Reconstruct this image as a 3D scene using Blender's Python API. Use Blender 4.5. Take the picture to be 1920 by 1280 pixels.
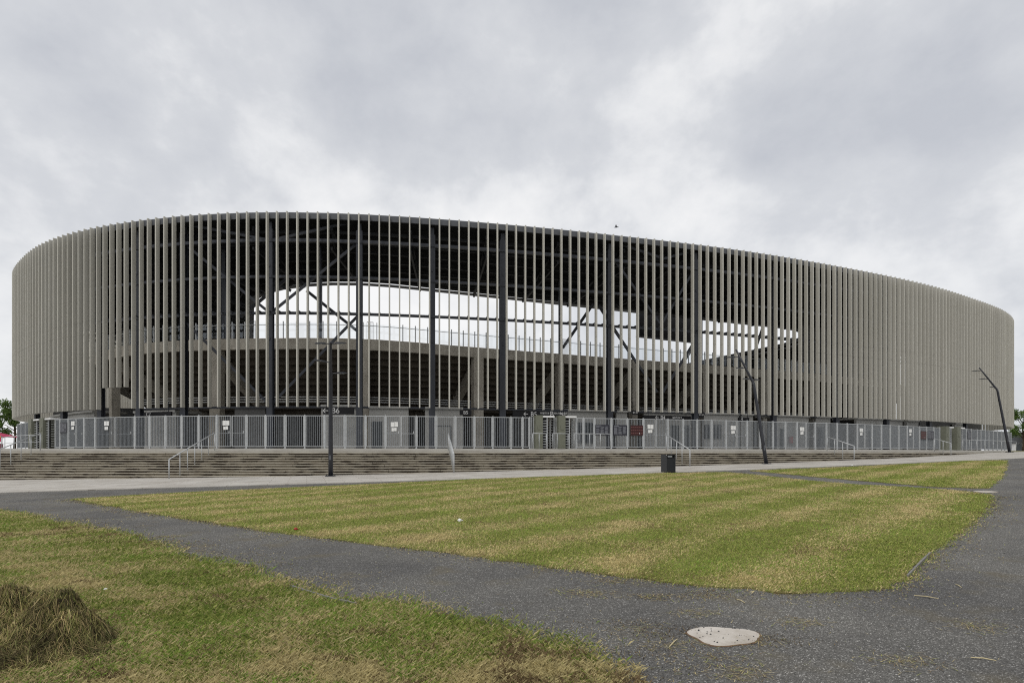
import bpy, math, random
import numpy as np
from mathutils import Vector

random.seed(7); rng = np.random.default_rng(7)
for o in list(bpy.data.objects): bpy.data.objects.remove(o)
SC = bpy.context.scene; COL = SC.collection
R = math.radians

# ------------------------------------------------------------------ camera
F = 1150.0; HZ = 850.0; EYE = 1.65          # focal length and horizon row in photo pixels, eye height
cam = bpy.data.cameras.new('camera'); cam_o = bpy.data.objects.new('camera', cam); COL.objects.link(cam_o)
cam.sensor_width = 36; cam.lens = F/1920*36; cam.shift_y = (HZ-640)/1920
cam.clip_start = 0.1; cam.clip_end = 3000
cam_o.location = (0, 0, EYE); cam_o.rotation_euler = (R(90), 0, 0)
SC.camera = cam_o
# ------------------------------------------------------------------ sky and sun
SUN_EL, SUN_AZ = 52.0, 205.0                # degrees, azimuth clockwise from +Y (behind the camera, a little left)
w = bpy.data.worlds.new('World'); SC.world = w; w.use_nodes = True
N = w.node_tree.nodes; L = w.node_tree.links; N.clear()
def wn(t, **k):
    n = N.new(t)
    for a, b in k.items(): setattr(n, a, b)
    return n
out = wn('ShaderNodeOutputWorld'); bg = wn('ShaderNodeBackground'); L.new(bg.outputs[0], out.inputs[0])
sky = wn('ShaderNodeTexSky', sky_type='NISHITA', sun_disc=False, sun_elevation=R(SUN_EL), sun_rotation=R(SUN_AZ))
skm = wn('ShaderNodeVectorMath', operation='SCALE'); skm.inputs['Scale'].default_value = 0.10
L.new(sky.outputs[0], skm.inputs[0])
tc = wn('ShaderNodeTexCoord')
mp = wn('ShaderNodeMapping'); mp.inputs['Location'].default_value = (12.2, 3.3, 6.1); mp.inputs['Scale'].default_value = (1.15, 0.8, 1.5)
L.new(tc.outputs['Generated'], mp.inputs[0])
n1 = wn('ShaderNodeTexNoise'); n1.inputs['Scale'].default_value = 1.9; n1.inputs['Detail'].default_value = 8; n1.inputs['Roughness'].default_value = 0.51; n1.inputs['Distortion'].default_value = 0.0
L.new(mp.outputs[0], n1.inputs['Vector'])
cr = wn('ShaderNodeValToRGB'); e = cr.color_ramp.elements
e[0].position = 0.27; e[0].color = (0.575, 0.595, 0.64, 1)
e[1].position = 0.62; e[1].color = (0.99, 0.985, 0.98, 1)
m_ = cr.color_ramp.elements.new(0.43); m_.color = (0.70, 0.715, 0.745, 1); m_ = cr.color_ramp.elements.new(0.51); m_.color = (0.85, 0.857, 0.87, 1)
n2 = wn('ShaderNodeTexNoise'); n2.inputs['Scale'].default_value = 5.2; n2.inputs['Detail'].default_value = 6; n2.inputs['Roughness'].default_value = 0.58; n2.inputs['Distortion'].default_value = 0.1
L.new(mp.outputs[0], n2.inputs['Vector'])
ad = wn('ShaderNodeMath', operation='MULTIPLY_ADD'); L.new(n2.outputs[0], ad.inputs[0]); ad.inputs[1].default_value = 0.50; L.new(n1.outputs[0], ad.inputs[2])
sb_ = wn('ShaderNodeMath', operation='SUBTRACT'); L.new(ad.outputs[0], sb_.inputs[0]); sb_.inputs[1].default_value = 0.25
L.new(sb_.outputs[0], cr.inputs[0])
mx = wn('ShaderNodeMix', data_type='RGBA'); mx.inputs['Factor'].default_value = 0.93
L.new(skm.outputs[0], mx.inputs['A']); L.new(cr.outputs[0], mx.inputs['B'])
L.new(mx.outputs['Result'], bg.inputs['Color']); bg.inputs['Strength'].default_value = 1.0
sl = bpy.data.lights.new('sun', 'SUN'); so = bpy.data.objects.new('sun', sl); COL.objects.link(so)
sl.energy = 1.1; sl.angle = R(25); sl.color = (1.0, 0.965, 0.91)
sd = Vector((math.sin(R(SUN_AZ))*math.cos(R(SUN_EL)), math.cos(R(SUN_AZ))*math.cos(R(SUN_EL)), math.sin(R(SUN_EL))))
so.rotation_euler = sd.to_track_quat('Z', 'Y').to_euler(); so.location = (0, -20, 60)
SC.view_settings.view_transform = 'Standard'; SC.view_settings.look = 'None'
SC.view_settings.exposure = 0.0; SC.view_settings.gamma = 1.0; SC.view_settings.use_curve_mapping = False
SC.cycles.use_denoising = False; SC.cycles.filter_width = 1.15; SC.cycles.use_adaptive_sampling = False
SC.render.engine = 'CYCLES'; SC.cycles.max_bounces = 8; SC.cycles.transparent_max_bounces = 24

# ------------------------------------------------------------------ materials
def mat(name, col, rough=0.8, metal=0.0, noise=None, bump=None, col2=None, spec=0.3, coords='Object', stretch=(1, 1, 1), ramp=(0.35, 0.65), alpha=None):
    m = bpy.data.materials.new(name); m.use_nodes = True
    nt = m.node_tree; b = nt.nodes['Principled BSDF']
    b.inputs['Base Color'].default_value = (*col, 1); b.inputs['Roughness'].default_value = rough
    b.inputs['Metallic'].default_value = metal; b.inputs['Specular IOR Level'].default_value = spec
    if noise:
        g = nt.nodes.new('ShaderNodeNewGeometry'); mp = nt.nodes.new('ShaderNodeMapping'); mp.inputs['Scale'].default_value = stretch
        nt.links.new(g.outputs['Position'], mp.inputs[0])
        nn = nt.nodes.new('ShaderNodeTexNoise'); nn.inputs['Scale'].default_value = noise; nn.inputs['Detail'].default_value = 6; nn.inputs['Roughness'].default_value = 0.6
        nt.links.new(mp.outputs[0], nn.inputs['Vector'])
        r = nt.nodes.new('ShaderNodeValToRGB'); r.color_ramp.elements[0].position = ramp[0]; r.color_ramp.elements[1].position = ramp[1]
        c2 = col2 or tuple(c*0.75 for c in col)
        r.color_ramp.elements[0].color = (*c2, 1); r.color_ramp.elements[1].color = (*col, 1)
        nt.links.new(nn.outputs[0], r.inputs[0]); nt.links.new(r.outputs[0], b.inputs['Base Color'])
        if bump:
            bp = nt.nodes.new('ShaderNodeBump'); bp.inputs['Strength'].default_value = bump; bp.inputs['Distance'].default_value = 0.02
            nt.links.new(nn.outputs[0], bp.inputs['Height']); nt.links.new(bp.outputs[0], b.inputs['Normal'])
    return m
M = {}
M['fin'] = mat('fin_paint', (0.515, 0.50, 0.448), 0.55, noise=0.5, col2=(0.48, 0.463, 0.41), stretch=(1, 1, 0.25), spec=0.35)
def vary(m, amt):
    nt = m.node_tree; b = nt.nodes['Principled BSDF']; src = b.inputs['Base Color'].links[0].from_socket
    oi = nt.nodes.new('ShaderNodeObjectInfo'); mr = nt.nodes.new('ShaderNodeMapRange'); mr.inputs['To Min'].default_value = 1-amt; mr.inputs['To Max'].default_value = 1+amt; nt.links.new(oi.outputs['Random'], mr.inputs['Value'])
    g = nt.nodes.new('ShaderNodeNewGeometry'); mp_ = nt.nodes.new('ShaderNodeMapping'); mp_.inputs['Scale'].default_value = (2.5, 2.5, .07); nt.links.new(g.outputs['Position'], mp_.inputs[0])
    nn = nt.nodes.new('ShaderNodeTexNoise'); nn.inputs['Scale'].default_value = 1.0; nn.inputs['Detail'].default_value = 2; nt.links.new(mp_.outputs[0], nn.inputs['Vector'])
    m2 = nt.nodes.new('ShaderNodeMapRange'); m2.inputs['From Min'].default_value = .3; m2.inputs['From Max'].default_value = .7; m2.inputs['To Min'].default_value = 1-amt; m2.inputs['To Max'].default_value = 1+amt*.6; nt.links.new(nn.outputs[0], m2.inputs['Value'])
    mu = nt.nodes.new('ShaderNodeMath'); mu.operation = 'MULTIPLY'; nt.links.new(mr.outputs[0], mu.inputs[0]); nt.links.new(m2.outputs[0], mu.inputs[1])
    sc_ = nt.nodes.new('ShaderNodeVectorMath'); sc_.operation = 'SCALE'; nt.links.new(src, sc_.inputs[0]); nt.links.new(mu.outputs[0], sc_.inputs['Scale']); nt.links.new(sc_.outputs[0], b.inputs['Base Color'])
vary(M['fin'], .045)
M['steel'] = mat('dark_steel_paint', (0.036, 0.040, 0.051), 0.5, noise=2.0, col2=(0.030, 0.033, 0.042), spec=0.4)
M['steel_mid'] = mat('grey_steel_paint', (0.085, 0.09, 0.10), 0.55, spec=0.4)
M['roof'] = mat('dark_roof_deck', (0.009, 0.010, 0.011), 0.85, noise=1.0, col2=(0.007, 0.0075, 0.008))
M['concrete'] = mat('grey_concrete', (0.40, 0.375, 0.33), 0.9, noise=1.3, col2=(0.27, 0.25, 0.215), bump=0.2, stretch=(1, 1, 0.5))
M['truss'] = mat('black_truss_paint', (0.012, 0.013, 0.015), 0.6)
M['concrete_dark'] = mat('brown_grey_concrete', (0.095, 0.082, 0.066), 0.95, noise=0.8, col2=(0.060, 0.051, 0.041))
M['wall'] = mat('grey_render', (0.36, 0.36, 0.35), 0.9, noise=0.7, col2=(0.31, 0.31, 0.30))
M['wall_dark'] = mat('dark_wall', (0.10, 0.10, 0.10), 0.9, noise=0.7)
M['galv'] = mat('galvanised_steel', (0.50, 0.515, 0.52), 0.45, metal=0.25, noise=6.0, col2=(0.41, 0.425, 0.435), spec=0.5)
M['galv_dark'] = mat('weathered_galvanised_bar', (0.30, 0.318, 0.335), 0.5, metal=0.2, noise=5.0, col2=(0.24, 0.257, 0.275), spec=0.5)
M['olive'] = mat('olive_grey_cabinet', (0.17, 0.175, 0.135), 0.6, noise=2.0, col2=(0.145, 0.15, 0.115))
M['black'] = mat('black_panel', (0.012, 0.012, 0.014), 0.6)
M['ink'] = mat('white_lettering', (0.75, 0.75, 0.75), 0.7)
M['paper'] = mat('white_paper', (0.82, 0.82, 0.80), 0.9, noise=9.0, col2=(0.70, 0.70, 0.68))
M['boardblack'] = mat('dark_notice_board', (0.03, 0.03, 0.04), 0.4)
M['boardred'] = mat('maroon_notice_board', (0.045, 0.012, 0.012), 0.4)
M['boardtext'] = mat('grey_print', (0.32, 0.33, 0.36), 0.7)
M['lamp'] = mat('charcoal_lamp_paint', (0.028, 0.030, 0.038), 0.42, spec=0.5)
M['lampglass'] = mat('luminaire_lens', (0.35, 0.37, 0.38), 0.3)
M['door'] = mat('dark_grey_door', (0.07, 0.078, 0.085), 0.5)
M['pane'] = mat('dark_window_glass', (0.02, 0.025, 0.03), 0.08, spec=0.6)
M['red'] = mat('red_paint', (0.35, 0.03, 0.03), 0.6)
M['pink'] = mat('pink_fabric', (0.55, 0.05, 0.13), 0.8, noise=3.0)
M['orange'] = mat('orange_fabric', (0.75, 0.30, 0.03), 0.8)
M['bark'] = mat('bark', (0.10, 0.075, 0.05), 0.95, noise=6.0, bump=0.5)
M['bird'] = mat('bird_plumage', (0.05, 0.05, 0.055), 0.8)
M['white'] = mat('white_paint', (0.75, 0.75, 0.74), 0.6)
M['bin'] = mat('black_powder_coat', (0.022, 0.024, 0.027), 0.5, noise=40.0)
M['bin_side'] = mat('charcoal_powder_coat', (0.05, 0.052, 0.055), 0.5)
# glass: clear with a faint blue tint
def glass():
    m = bpy.data.materials.new('clear_glass'); m.use_nodes = True; nt = m.node_tree; nt.nodes.clear()
    o = nt.nodes.new('ShaderNodeOutputMaterial'); t = nt.nodes.new('ShaderNodeBsdfTransparent'); g = nt.nodes.new('ShaderNodeBsdfGlossy'); mi = nt.nodes.new('ShaderNodeMixShader')
    t.inputs[0].default_value = (0.965, 0.975, 0.98, 1); g.inputs['Roughness'].default_value = 0.05; g.inputs[0].default_value = (0.9, 0.95, 1, 1); mi.inputs[0].default_value = 0.05
    nt.links.new(t.outputs[0], mi.inputs[1]); nt.links.new(g.outputs[0], mi.inputs[2]); nt.links.new(mi.outputs[0], o.inputs[0]); return m
M['glass'] = glass()

def asphalt():
    m = bpy.data.materials.new('gravelled_asphalt'); m.use_nodes = True; nt = m.node_tree; b = nt.nodes['Principled BSDF']
    b.inputs['Roughness'].default_value = 0.9; b.inputs['Specular IOR Level'].default_value = 0.25
    g = nt.nodes.new('ShaderNodeNewGeometry')
    def noise(s, d=4):
        n = nt.nodes.new('ShaderNodeTexNoise'); n.inputs['Scale'].default_value = s; n.inputs['Detail'].default_value = d; nt.links.new(g.outputs['Position'], n.inputs['Vector']); return n
    def ramp(src, pts):
        r = nt.nodes.new('ShaderNodeValToRGB'); el = r.color_ramp.elements
        el[0].position = pts[0][0]; el[0].color = (*pts[0][1], 1); el[1].position = pts[-1][0]; el[1].color = (*pts[-1][1], 1)
        for p, c in pts[1:-1]: x = el.new(p); x.color = (*c, 1)
        nt.links.new(src, r.inputs[0]); return r
    def mixc(t, f, a, c, fac=None):
        x = nt.nodes.new('ShaderNodeMix'); x.data_type = 'RGBA'; x.blend_type = t
        if fac is not None: x.inputs['Factor'].default_value = fac
        else: nt.links.new(f, x.inputs['Factor'])
        nt.links.new(a, x.inputs['A']); nt.links.new(c, x.inputs['B']); return x.outputs['Result']
    v = nt.nodes.new('ShaderNodeTexVoronoi'); v.inputs['Scale'].default_value = 125; nt.links.new(g.outputs['Position'], v.inputs['Vector'])
    sepc = nt.nodes.new('ShaderNodeSeparateColor'); nt.links.new(v.outputs['Color'], sepc.inputs[0])
    base = ramp(sepc.outputs[0], [(0.0, (0.064, 0.063, 0.060)), (0.45, (0.124, 0.120, 0.112)), (0.84, (0.168, 0.163, 0.152)), (0.94, (0.24, 0.235, 0.225)), (1.0, (0.60, 0.59, 0.56))])
    big = noise(0.55, 5); patch = ramp(big.outputs[0], [(0.3, (0.74, 0.74, 0.76)), (0.7, (1.20, 1.19, 1.16))])
    c = mixc('MULTIPLY', None, base.outputs[0], patch.outputs[0], 1.0)
    dirt = noise(1.7, 8); dm = ramp(dirt.outputs[0], [(0.56, (0, 0, 0)), (0.76, (0.6, 0.6, 0.6))])
    dc = nt.nodes.new('ShaderNodeRGB'); dc.outputs[0].default_value = (0.15, 0.125, 0.075, 1)
    c = mixc('MIX', dm.outputs[0], c, dc.outputs[0])
    nt.links.new(c, b.inputs['Base Color'])
    bp = nt.nodes.new('ShaderNodeBump'); bp.inputs['Strength'].default_value = 0.9; bp.inputs['Distance'].default_value = 0.008
    nt.links.new(v.outputs['Distance'], bp.inputs['Height']); nt.links.new(bp.outputs[0], b.inputs['Normal'])
    return m
M['asphalt'] = asphalt()

def paving():
    m = bpy.data.materials.new('pale_paving'); m.use_nodes = True; nt = m.node_tree; b = nt.nodes['Principled BSDF']; b.inputs['Roughness'].default_value = 0.9
    g = nt.nodes.new('ShaderNodeNewGeometry'); mp = nt.nodes.new('ShaderNodeMapping'); mp.inputs['Rotation'].default_value = (0, 0, -R(18.5))
    nt.links.new(g.outputs['Position'], mp.inputs[0])
    br = nt.nodes.new('ShaderNodeTexBrick'); br.inputs['Scale'].default_value = 1.0; br.inputs['Brick Width'].default_value = 1.6; br.inputs['Row Height'].default_value = 0.8
    br.inputs['Mortar Size'].default_value = 0.012; br.inputs['Color1'].default_value = (0.50, 0.475, 0.435, 1); br.inputs['Color2'].default_value = (0.45, 0.43, 0.395, 1); br.inputs['Mortar'].default_value = (0.24, 0.22, 0.19, 1)
    nt.links.new(mp.outputs[0], br.inputs['Vector'])
    n = nt.nodes.new('ShaderNodeTexNoise'); n.inputs['Scale'].default_value = 0.7; n.inputs['Detail'].default_value = 8; nt.links.new(g.outputs['Position'], n.inputs['Vector'])
    r = nt.nodes.new('ShaderNodeValToRGB'); r.color_ramp.elements[0].position = .3; r.color_ramp.elements[0].color = (.78, .76, .73, 1); r.color_ramp.elements[1].position = .65; r.color_ramp.elements[1].color = (1.04, 1.04, 1.04, 1)
    nt.links.new(n.outputs[0], r.inputs[0])
    x = nt.nodes.new('ShaderNodeMix'); x.data_type = 'RGBA'; x.blend_type = 'MULTIPLY'; x.inputs['Factor'].default_value = 1
    nt.links.new(br.outputs[0], x.inputs['A']); nt.links.new(r.outputs[0], x.inputs['B']); nt.links.new(x.outputs['Result'], b.inputs['Base Color'])
    return m
M['paving'] = paving()

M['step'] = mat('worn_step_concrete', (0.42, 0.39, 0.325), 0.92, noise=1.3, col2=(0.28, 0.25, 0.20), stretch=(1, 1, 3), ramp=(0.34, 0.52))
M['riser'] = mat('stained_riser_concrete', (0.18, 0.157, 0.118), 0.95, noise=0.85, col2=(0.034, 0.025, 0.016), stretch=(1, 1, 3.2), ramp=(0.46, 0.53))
def soil():
    m = bpy.data.materials.new('thatch_and_soil'); m.use_nodes = True; nt = m.node_tree; b = nt.nodes['Principled BSDF']; b.inputs['Roughness'].default_value = 1.0; b.inputs['Specular IOR Level'].default_value = 0.05
    g = nt.nodes.new('ShaderNodeNewGeometry')
    n = nt.nodes.new('ShaderNodeTexNoise'); n.inputs['Scale'].default_value = 2.2; n.inputs['Detail'].default_value = 10; n.inputs['Roughness'].default_value = .7; nt.links.new(g.outputs['Position'], n.inputs['Vector'])
    r = nt.nodes.new('ShaderNodeValToRGB'); a = r.color_ramp.elements
    a[0].position = .3; a[0].color = (.12, .092, .045, 1); a[1].position = .7; a[1].color = (.25, .24, .095, 1)
    q = a.new(.5); q.color = (.19, .18, .068, 1)
    nt.links.new(n.outputs[0], r.inputs[0]); nt.links.new(r.outputs[0], b.inputs['Base Color'])
    bp = nt.nodes.new('ShaderNodeBump'); bp.inputs['Strength'].default_value = .8; bp.inputs['Distance'].default_value = .03; nt.links.new(n.outputs[0], bp.inputs['Height']); nt.links.new(bp.outputs[0], b.inputs['Normal'])
    return m
M['soil'] = soil()
def vcol(name, trans=0.25):
    m = bpy.data.materials.new(name); m.use_nodes = True; nt = m.node_tree; b = nt.nodes['Principled BSDF']; b.inputs['Roughness'].default_value = 0.75; b.inputs['Specular IOR Level'].default_value = 0.15
    a = nt.nodes.new('ShaderNodeAttribute'); a.attribute_name = 'tint'; nt.links.new(a.outputs['Color'], b.inputs['Base Color'])
    t = nt.nodes.new('ShaderNodeBsdfTranslucent'); nt.links.new(a.outputs['Color'], t.inputs[0]); mi = nt.nodes.new('ShaderNodeMixShader'); mi.inputs[0].default_value = trans
    o = nt.nodes['Material Output']; nt.links.new(b.outputs[0], mi.inputs[1]); nt.links.new(t.outputs[0], mi.inputs[2]); nt.links.new(mi.outputs[0], o.inputs[0]); return m
M['blade'] = vcol('grass_blade'); M['leaf'] = vcol('tree_leaf', .3); M['hay'] = vcol('cut_grass', .15)

# ------------------------------------------------------------------ helpers
WL = {}                                     # world position of each parent
def link(o, parent=None, loc=(0, 0, 0), rz=0.0):
    COL.objects.link(o); loc = Vector(loc)
    if parent is not None:
        o.parent = parent; o.location = loc - WL.get(parent.name, Vector((0, 0, 0)))
    else: o.location = loc
    o.rotation_euler = (0, 0, rz); WL[o.name] = loc; return o
def tag(o, label=None, cat=None, group=None, kind=None):
    if label: o['label'] = label
    if cat: o['category'] = cat
    if group: o['group'] = group
    if kind: o['kind'] = kind
    return o
def empty(name, loc=(0, 0, 0), label=None, cat=None, group=None, rz=0.0):
    o = bpy.data.objects.new(name, None); o.empty_display_size = 0.3; link(o, None, loc, rz); return tag(o, label, cat, group)
class MB:
    def __init__(s): s.v = []; s.f = []
    def add(s, v, f):
        k = len(s.v); s.v += [tuple(p) for p in v]; s.f += [tuple(i+k for i in q) for q in f]; return s
    def box(s, c, sz, rz=0.0):
        a, b = math.cos(rz), math.sin(rz); v = []
        for z in (-.5, .5):
            for x, y in ((-.5, -.5), (.5, -.5), (.5, .5), (-.5, .5)):
                px, py = x*sz[0], y*sz[1]; v.append((c[0]+px*a-py*b, c[1]+px*b+py*a, c[2]+z*sz[2]))
        return s.add(v, [(3, 2, 1, 0), (4, 5, 6, 7), (0, 1, 5, 4), (1, 2, 6, 5), (2, 3, 7, 6), (3, 0, 4, 7)])
    def prism(s, poly, z0, z1):
        n = len(poly); v = [(p[0], p[1], z0) for p in poly]+[(p[0], p[1], z1) for p in poly]
        return s.add(v, [tuple(range(n-1, -1, -1)), tuple(range(n, 2*n))]+[(i, (i+1) % n, n+(i+1) % n, n+i) for i in range(n)])
    def bar(s, p, q, wd, ht=None):           # rectangular bar between two points
        ht = ht or wd; p, q = Vector(p), Vector(q); d = (q-p).normalized()
        u = d.cross(Vector((0, 0, 1)))
        u = Vector((1, 0, 0)) if u.length < 1e-3 else u.normalized()
        t = u.cross(d); v = []
        for e_ in (p, q):
            for a, b in ((-1, -1), (1, -1), (1, 1), (-1, 1)): v.append(e_+u*a*wd/2+t*b*ht/2)
        return s.add(v, [(3, 2, 1, 0), (4, 5, 6, 7), (0, 1, 5, 4), (1, 2, 6, 5), (2, 3, 7, 6), (3, 0, 4, 7)])
    def tube(s, pts, rad, n=8):
        if not hasattr(rad, '__len__'): rad = [rad]*len(pts)
        pts = [Vector(p) for p in pts]; v = []; f = []
        for i, p in enumerate(pts):
            d = (pts[min(i+1, len(pts)-1)]-pts[max(i-1, 0)]).normalized()
            u = d.cross(Vector((0.02, 0.03, 1)))
            u = Vector((1, 0, 0)) if u.length < 0.08 else u.normalized()
            t = u.cross(d)
            for k in range(n):
                a = 2*math.pi*k/n; v.append(p+(u*math.cos(a)+t*math.sin(a))*rad[i])
        for i in range(len(pts)-1):
            for k in range(n): f.append((i*n+k, i*n+(k+1) % n, (i+1)*n+(k+1) % n, (i+1)*n+k))
        f.append(tuple(range(n-1, -1, -1))); f.append(tuple(range((len(pts)-1)*n, len(pts)*n)))
        return s.add(v, f)
    def mesh(s, name, m):
        me = bpy.data.meshes.new(name); me.from_pydata(s.v, [], s.f); me.materials.append(m); me.update(); return me
    def build(s, name, m, parent=None, smooth=False, loc=None):
        # vertices given in world space; the object's origin sits at its parent's (or loc)
        base = Vector(loc) if loc is not None else (WL.get(parent.name, Vector()) if parent is not None else Vector(s.v[0]) if s.v else Vector())
        s.v = [tuple(Vector(p)-base) for p in s.v]
        me = s.mesh(name, m)
        if smooth: me.polygons.foreach_set('use_smooth', [True]*len(me.polygons))
        return link(bpy.data.objects.new(name, me), parent, base)
def raw_mesh(name, V, tris, m, tint=None):
    me = bpy.data.meshes.new(name); nv, nf = len(V), len(tris)
    me.vertices.add(nv); me.vertices.foreach_set('co', np.asarray(V, np.float32).ravel())
    me.loops.add(nf*3); me.loops.foreach_set('vertex_index', np.asarray(tris, np.int32).ravel())
    me.polygons.add(nf); me.polygons.foreach_set('loop_start', np.arange(0, nf*3, 3, dtype=np.int32)); me.polygons.foreach_set('loop_total', np.full(nf, 3, np.int32))
    if tint is not None:
        a = me.attributes.new('tint', 'FLOAT_COLOR', 'POINT'); a.data.foreach_set('color', np.c_[tint, np.ones(len(tint))].astype(np.float32).ravel())
    me.update(calc_edges=True); me.materials.append(m); return me
def textmesh(name, body, size, m, align='CENTER'):
    cu = bpy.data.curves.new(name, 'FONT'); cu.body = body; cu.size = size; cu.align_x = align; cu.align_y = 'CENTER'; cu.extrude = 0.004
    to = bpy.data.objects.new(name, cu); COL.objects.link(to); dg = bpy.context.evaluated_depsgraph_get(); dg.update()
    me = bpy.data.meshes.new_from_object(to.evaluated_get(dg)); bpy.data.objects.remove(to); bpy.data.curves.remove(cu)
    me.materials.clear(); me.materials.append(m); return me

GB, GC = 0.0155, 0.0175                     # the site slopes gently up, away from the camera and to the right
def ground(x, y): return min(max(GB*x+GC*y, -1.0), 1.93)
def px(x, y):                               # photo pixel -> point on the sloping site
    a, c = (x-960)/F, (y-HZ)/F; t = EYE/(c+GC+a*GB); return (a*t, t)
def elev(y, d): return EYE+(HZ-y)*d/F       # height of a photo row at depth d

class Curve:
    def __init__(s, pts, n=1500, closed=False):
        P = np.array(pts, float)
        if closed: P = np.vstack([P[-3:], P, P[:3]])
        t = np.r_[0, np.cumsum(np.hypot(*np.diff(P, axis=0).T))]
        # natural cubic spline
        def spl(y):
            m = len(t); h = np.diff(t); A = np.zeros((m, m)); r = np.zeros(m); A[0, 0] = A[-1, -1] = 1
            for i in range(1, m-1):
                A[i, i-1] = h[i-1]; A[i, i] = 2*(h[i-1]+h[i]); A[i, i+1] = h[i]; r[i] = 6*((y[i+1]-y[i])/h[i]-(y[i]-y[i-1])/h[i-1])
            c = np.linalg.solve(A, r); return c, h
        lo, hi = (t[3], t[-3]) if closed else (t[0], t[-1])
        tt = np.linspace(lo, hi, n); res = []
        for k in (0, 1):
            y = P[:, k]; c, h = spl(y); i = np.clip(np.searchsorted(t, tt)-1, 0, len(t)-2); a = tt-t[i]; b = t[i+1]-tt
            res.append((c[i]*b**3+c[i+1]*a**3)/(6*h[i])+(y[i]/h[i]-c[i]*h[i]/6)*b+(y[i+1]/h[i]-c[i+1]*h[i]/6)*a)
        s.p = np.c_[res[0], res[1]]; s.s = np.r_[0, np.cumsum(np.hypot(*np.diff(s.p, axis=0).T))]; s.len = s.s[-1]
    def at(s, u):
        x = np.interp(u, s.s, s.p[:, 0]); y = np.interp(u, s.s, s.p[:, 1]); e_ = .15
        a, b = max(u-e_, 0), min(u+e_, s.len)
        t = np.array([np.interp(b, s.s, s.p[:, 0])-np.interp(a, s.s, s.p[:, 0]), np.interp(b, s.s, s.p[:, 1])-np.interp(a, s.s, s.p[:, 1])]); t /= np.hypot(*t)
        return np.array([x, y]), t           # runs left to right; outward normal (towards the camera) = (t.y, -t.x)
    def u_px(s, xp, inset=0.0, lo=None, hi=None):   # where the sight line of photo column xp first meets the (inset) curve
        q = s.p if not inset else s.inset_pts(inset)
        g = q[:, 0]-(xp-960)/F*q[:, 1]; sg = np.where(np.sign(g[:-1]) != np.sign(g[1:]))[0]
        if not len(sg): return s.s[int(np.argmin(np.abs(g/q[:, 1])))]
        best = min(sg, key=lambda i: q[i, 1]); f_ = g[best]/(g[best]-g[best+1]); return s.s[best]+f_*(s.s[best+1]-s.s[best])
    def inset_pts(s, d):
        t = np.gradient(s.p, axis=0); t /= np.hypot(t[:, 0], t[:, 1])[:, None]; return s.p-np.c_[t[:, 1], -t[:, 0]]*d
    def off(s, u, d):
        p, t = s.at(u); n = np.array([t[1], -t[0]]); return p-n*d, t      # d > 0 goes into the building

FAC = Curve([(-58.0, 96), (-54.0, 80), (-51.0, 67.5), (-48.2, 60.6), (-44.6, 54.7), (-40.8, 50.8), (-36.8, 47.4), (-32.2, 44.55), (-27.2, 42.5), (-21.9, 41.15), (-15.5, 40.56), (-9.3, 41.03), (-2.5, 42.28), (2.9, 43.57), (8.5, 45.15), (14.27, 46.92), (20.76, 49.28), (27.1, 52.0), (33.95, 55.23), (41.2, 59.15), (48.3, 63.75), (54.2, 67.95), (59.6, 72.9), (63.4, 78.2), (65.0, 85), (64, 96)])
FEN = Curve([(-48.5, 63.5), (-44.2, 54.8), (-38.6, 48.4), (-35.1, 45.3), (-31.6, 42.9), (-27.8, 40.9), (-24.2, 39.7), (-21.0, 39.05), (-16.7, 38.6), (-10.7, 38.7), (-3.7, 39.75), (1.5, 40.75), (7.9, 42.1), (13.1, 43.6), (19.6, 46.0), (27.9, 49.7), (33.4, 52.8), (38.7, 56.2), (43.6, 59.4), (48.4, 62.9), (52.4, 66.0), (56.3, 69.4), (59.5, 73.5), (61, 79)])
ED = [(-80, 55), (-60, 46.5), (-45, 41.2), (-35, 38.6), (-28, 37.4)]
for u in np.linspace(FEN.u_px(300), FEN.u_px(1880), 9):
    p, t = FEN.off(u, -2.25); ED.append(tuple(p))
ED += [(62, 71.5), (72, 82)]
EDGE = Curve(ED)
Z_EDGE, Z_POD = 1.84, 1.98

# ------------------------------------------------------------------ the ground
g = MB(); xs = np.unique(np.r_[np.linspace(-900, -100, 9), np.linspace(-100, 120, 45), np.linspace(120, 900, 9)]); ys = np.unique(np.r_[-60, np.linspace(-40, 160, 41), np.linspace(160, 1400, 12)])
for y in ys:
    for x in xs: g.v.append((x, y, ground(x, y)))
nx = len(xs)
for j in range(len(ys)-1):
    for i in range(nx-1): g.f.append((j*nx+i, j*nx+i+1, (j+1)*nx+i+1, (j+1)*nx+i))
tag(g.build('ground', M['soil'], loc=(0, 0, 0)), kind='structure')
def sheet(name, poly, m, dz, thick=None):
    s = MB(); s.v = [(x, y, GB*x+GC*y+dz) for x, y in poly]; s.f = [tuple(range(len(poly)))]
    if thick:
        n = len(poly); s.v += [(x, y, z-thick) for x, y, z in s.v]; s.f += [(n+i, n+(i+1) % n, (i+1) % n, i) for i in range(n)]
    me = s.build(name, m, loc=(0, 0, 0)); return me
tag(sheet('gravel_path', [(-44, -12), (60, -12), (62, 54), (40, 58), (-44, 40)], M['asphalt'], 0.005), kind='structure')
pav = [px(0-260, 931), px(0, 924), px(320, 914.5), px(640, 905.8), px(980, 895), px(1250, 886.2), px(1440, 879.5), px(1620, 872), px(1770, 865.5), px(1920, 859), (52, 52)]
back = [tuple(EDGE.at(EDGE.u_px(x))[0]) for x in (1915, 1850, 1700, 1500, 1300, 1000, 700, 400, 200, 0)]
tag(sheet('pavement', pav+[(60, 56.5), (54.6, 62.2)]+back[1:]+[(-44, 40.5)], M['paving'], 0.035, 0.06), kind='structure')
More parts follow.
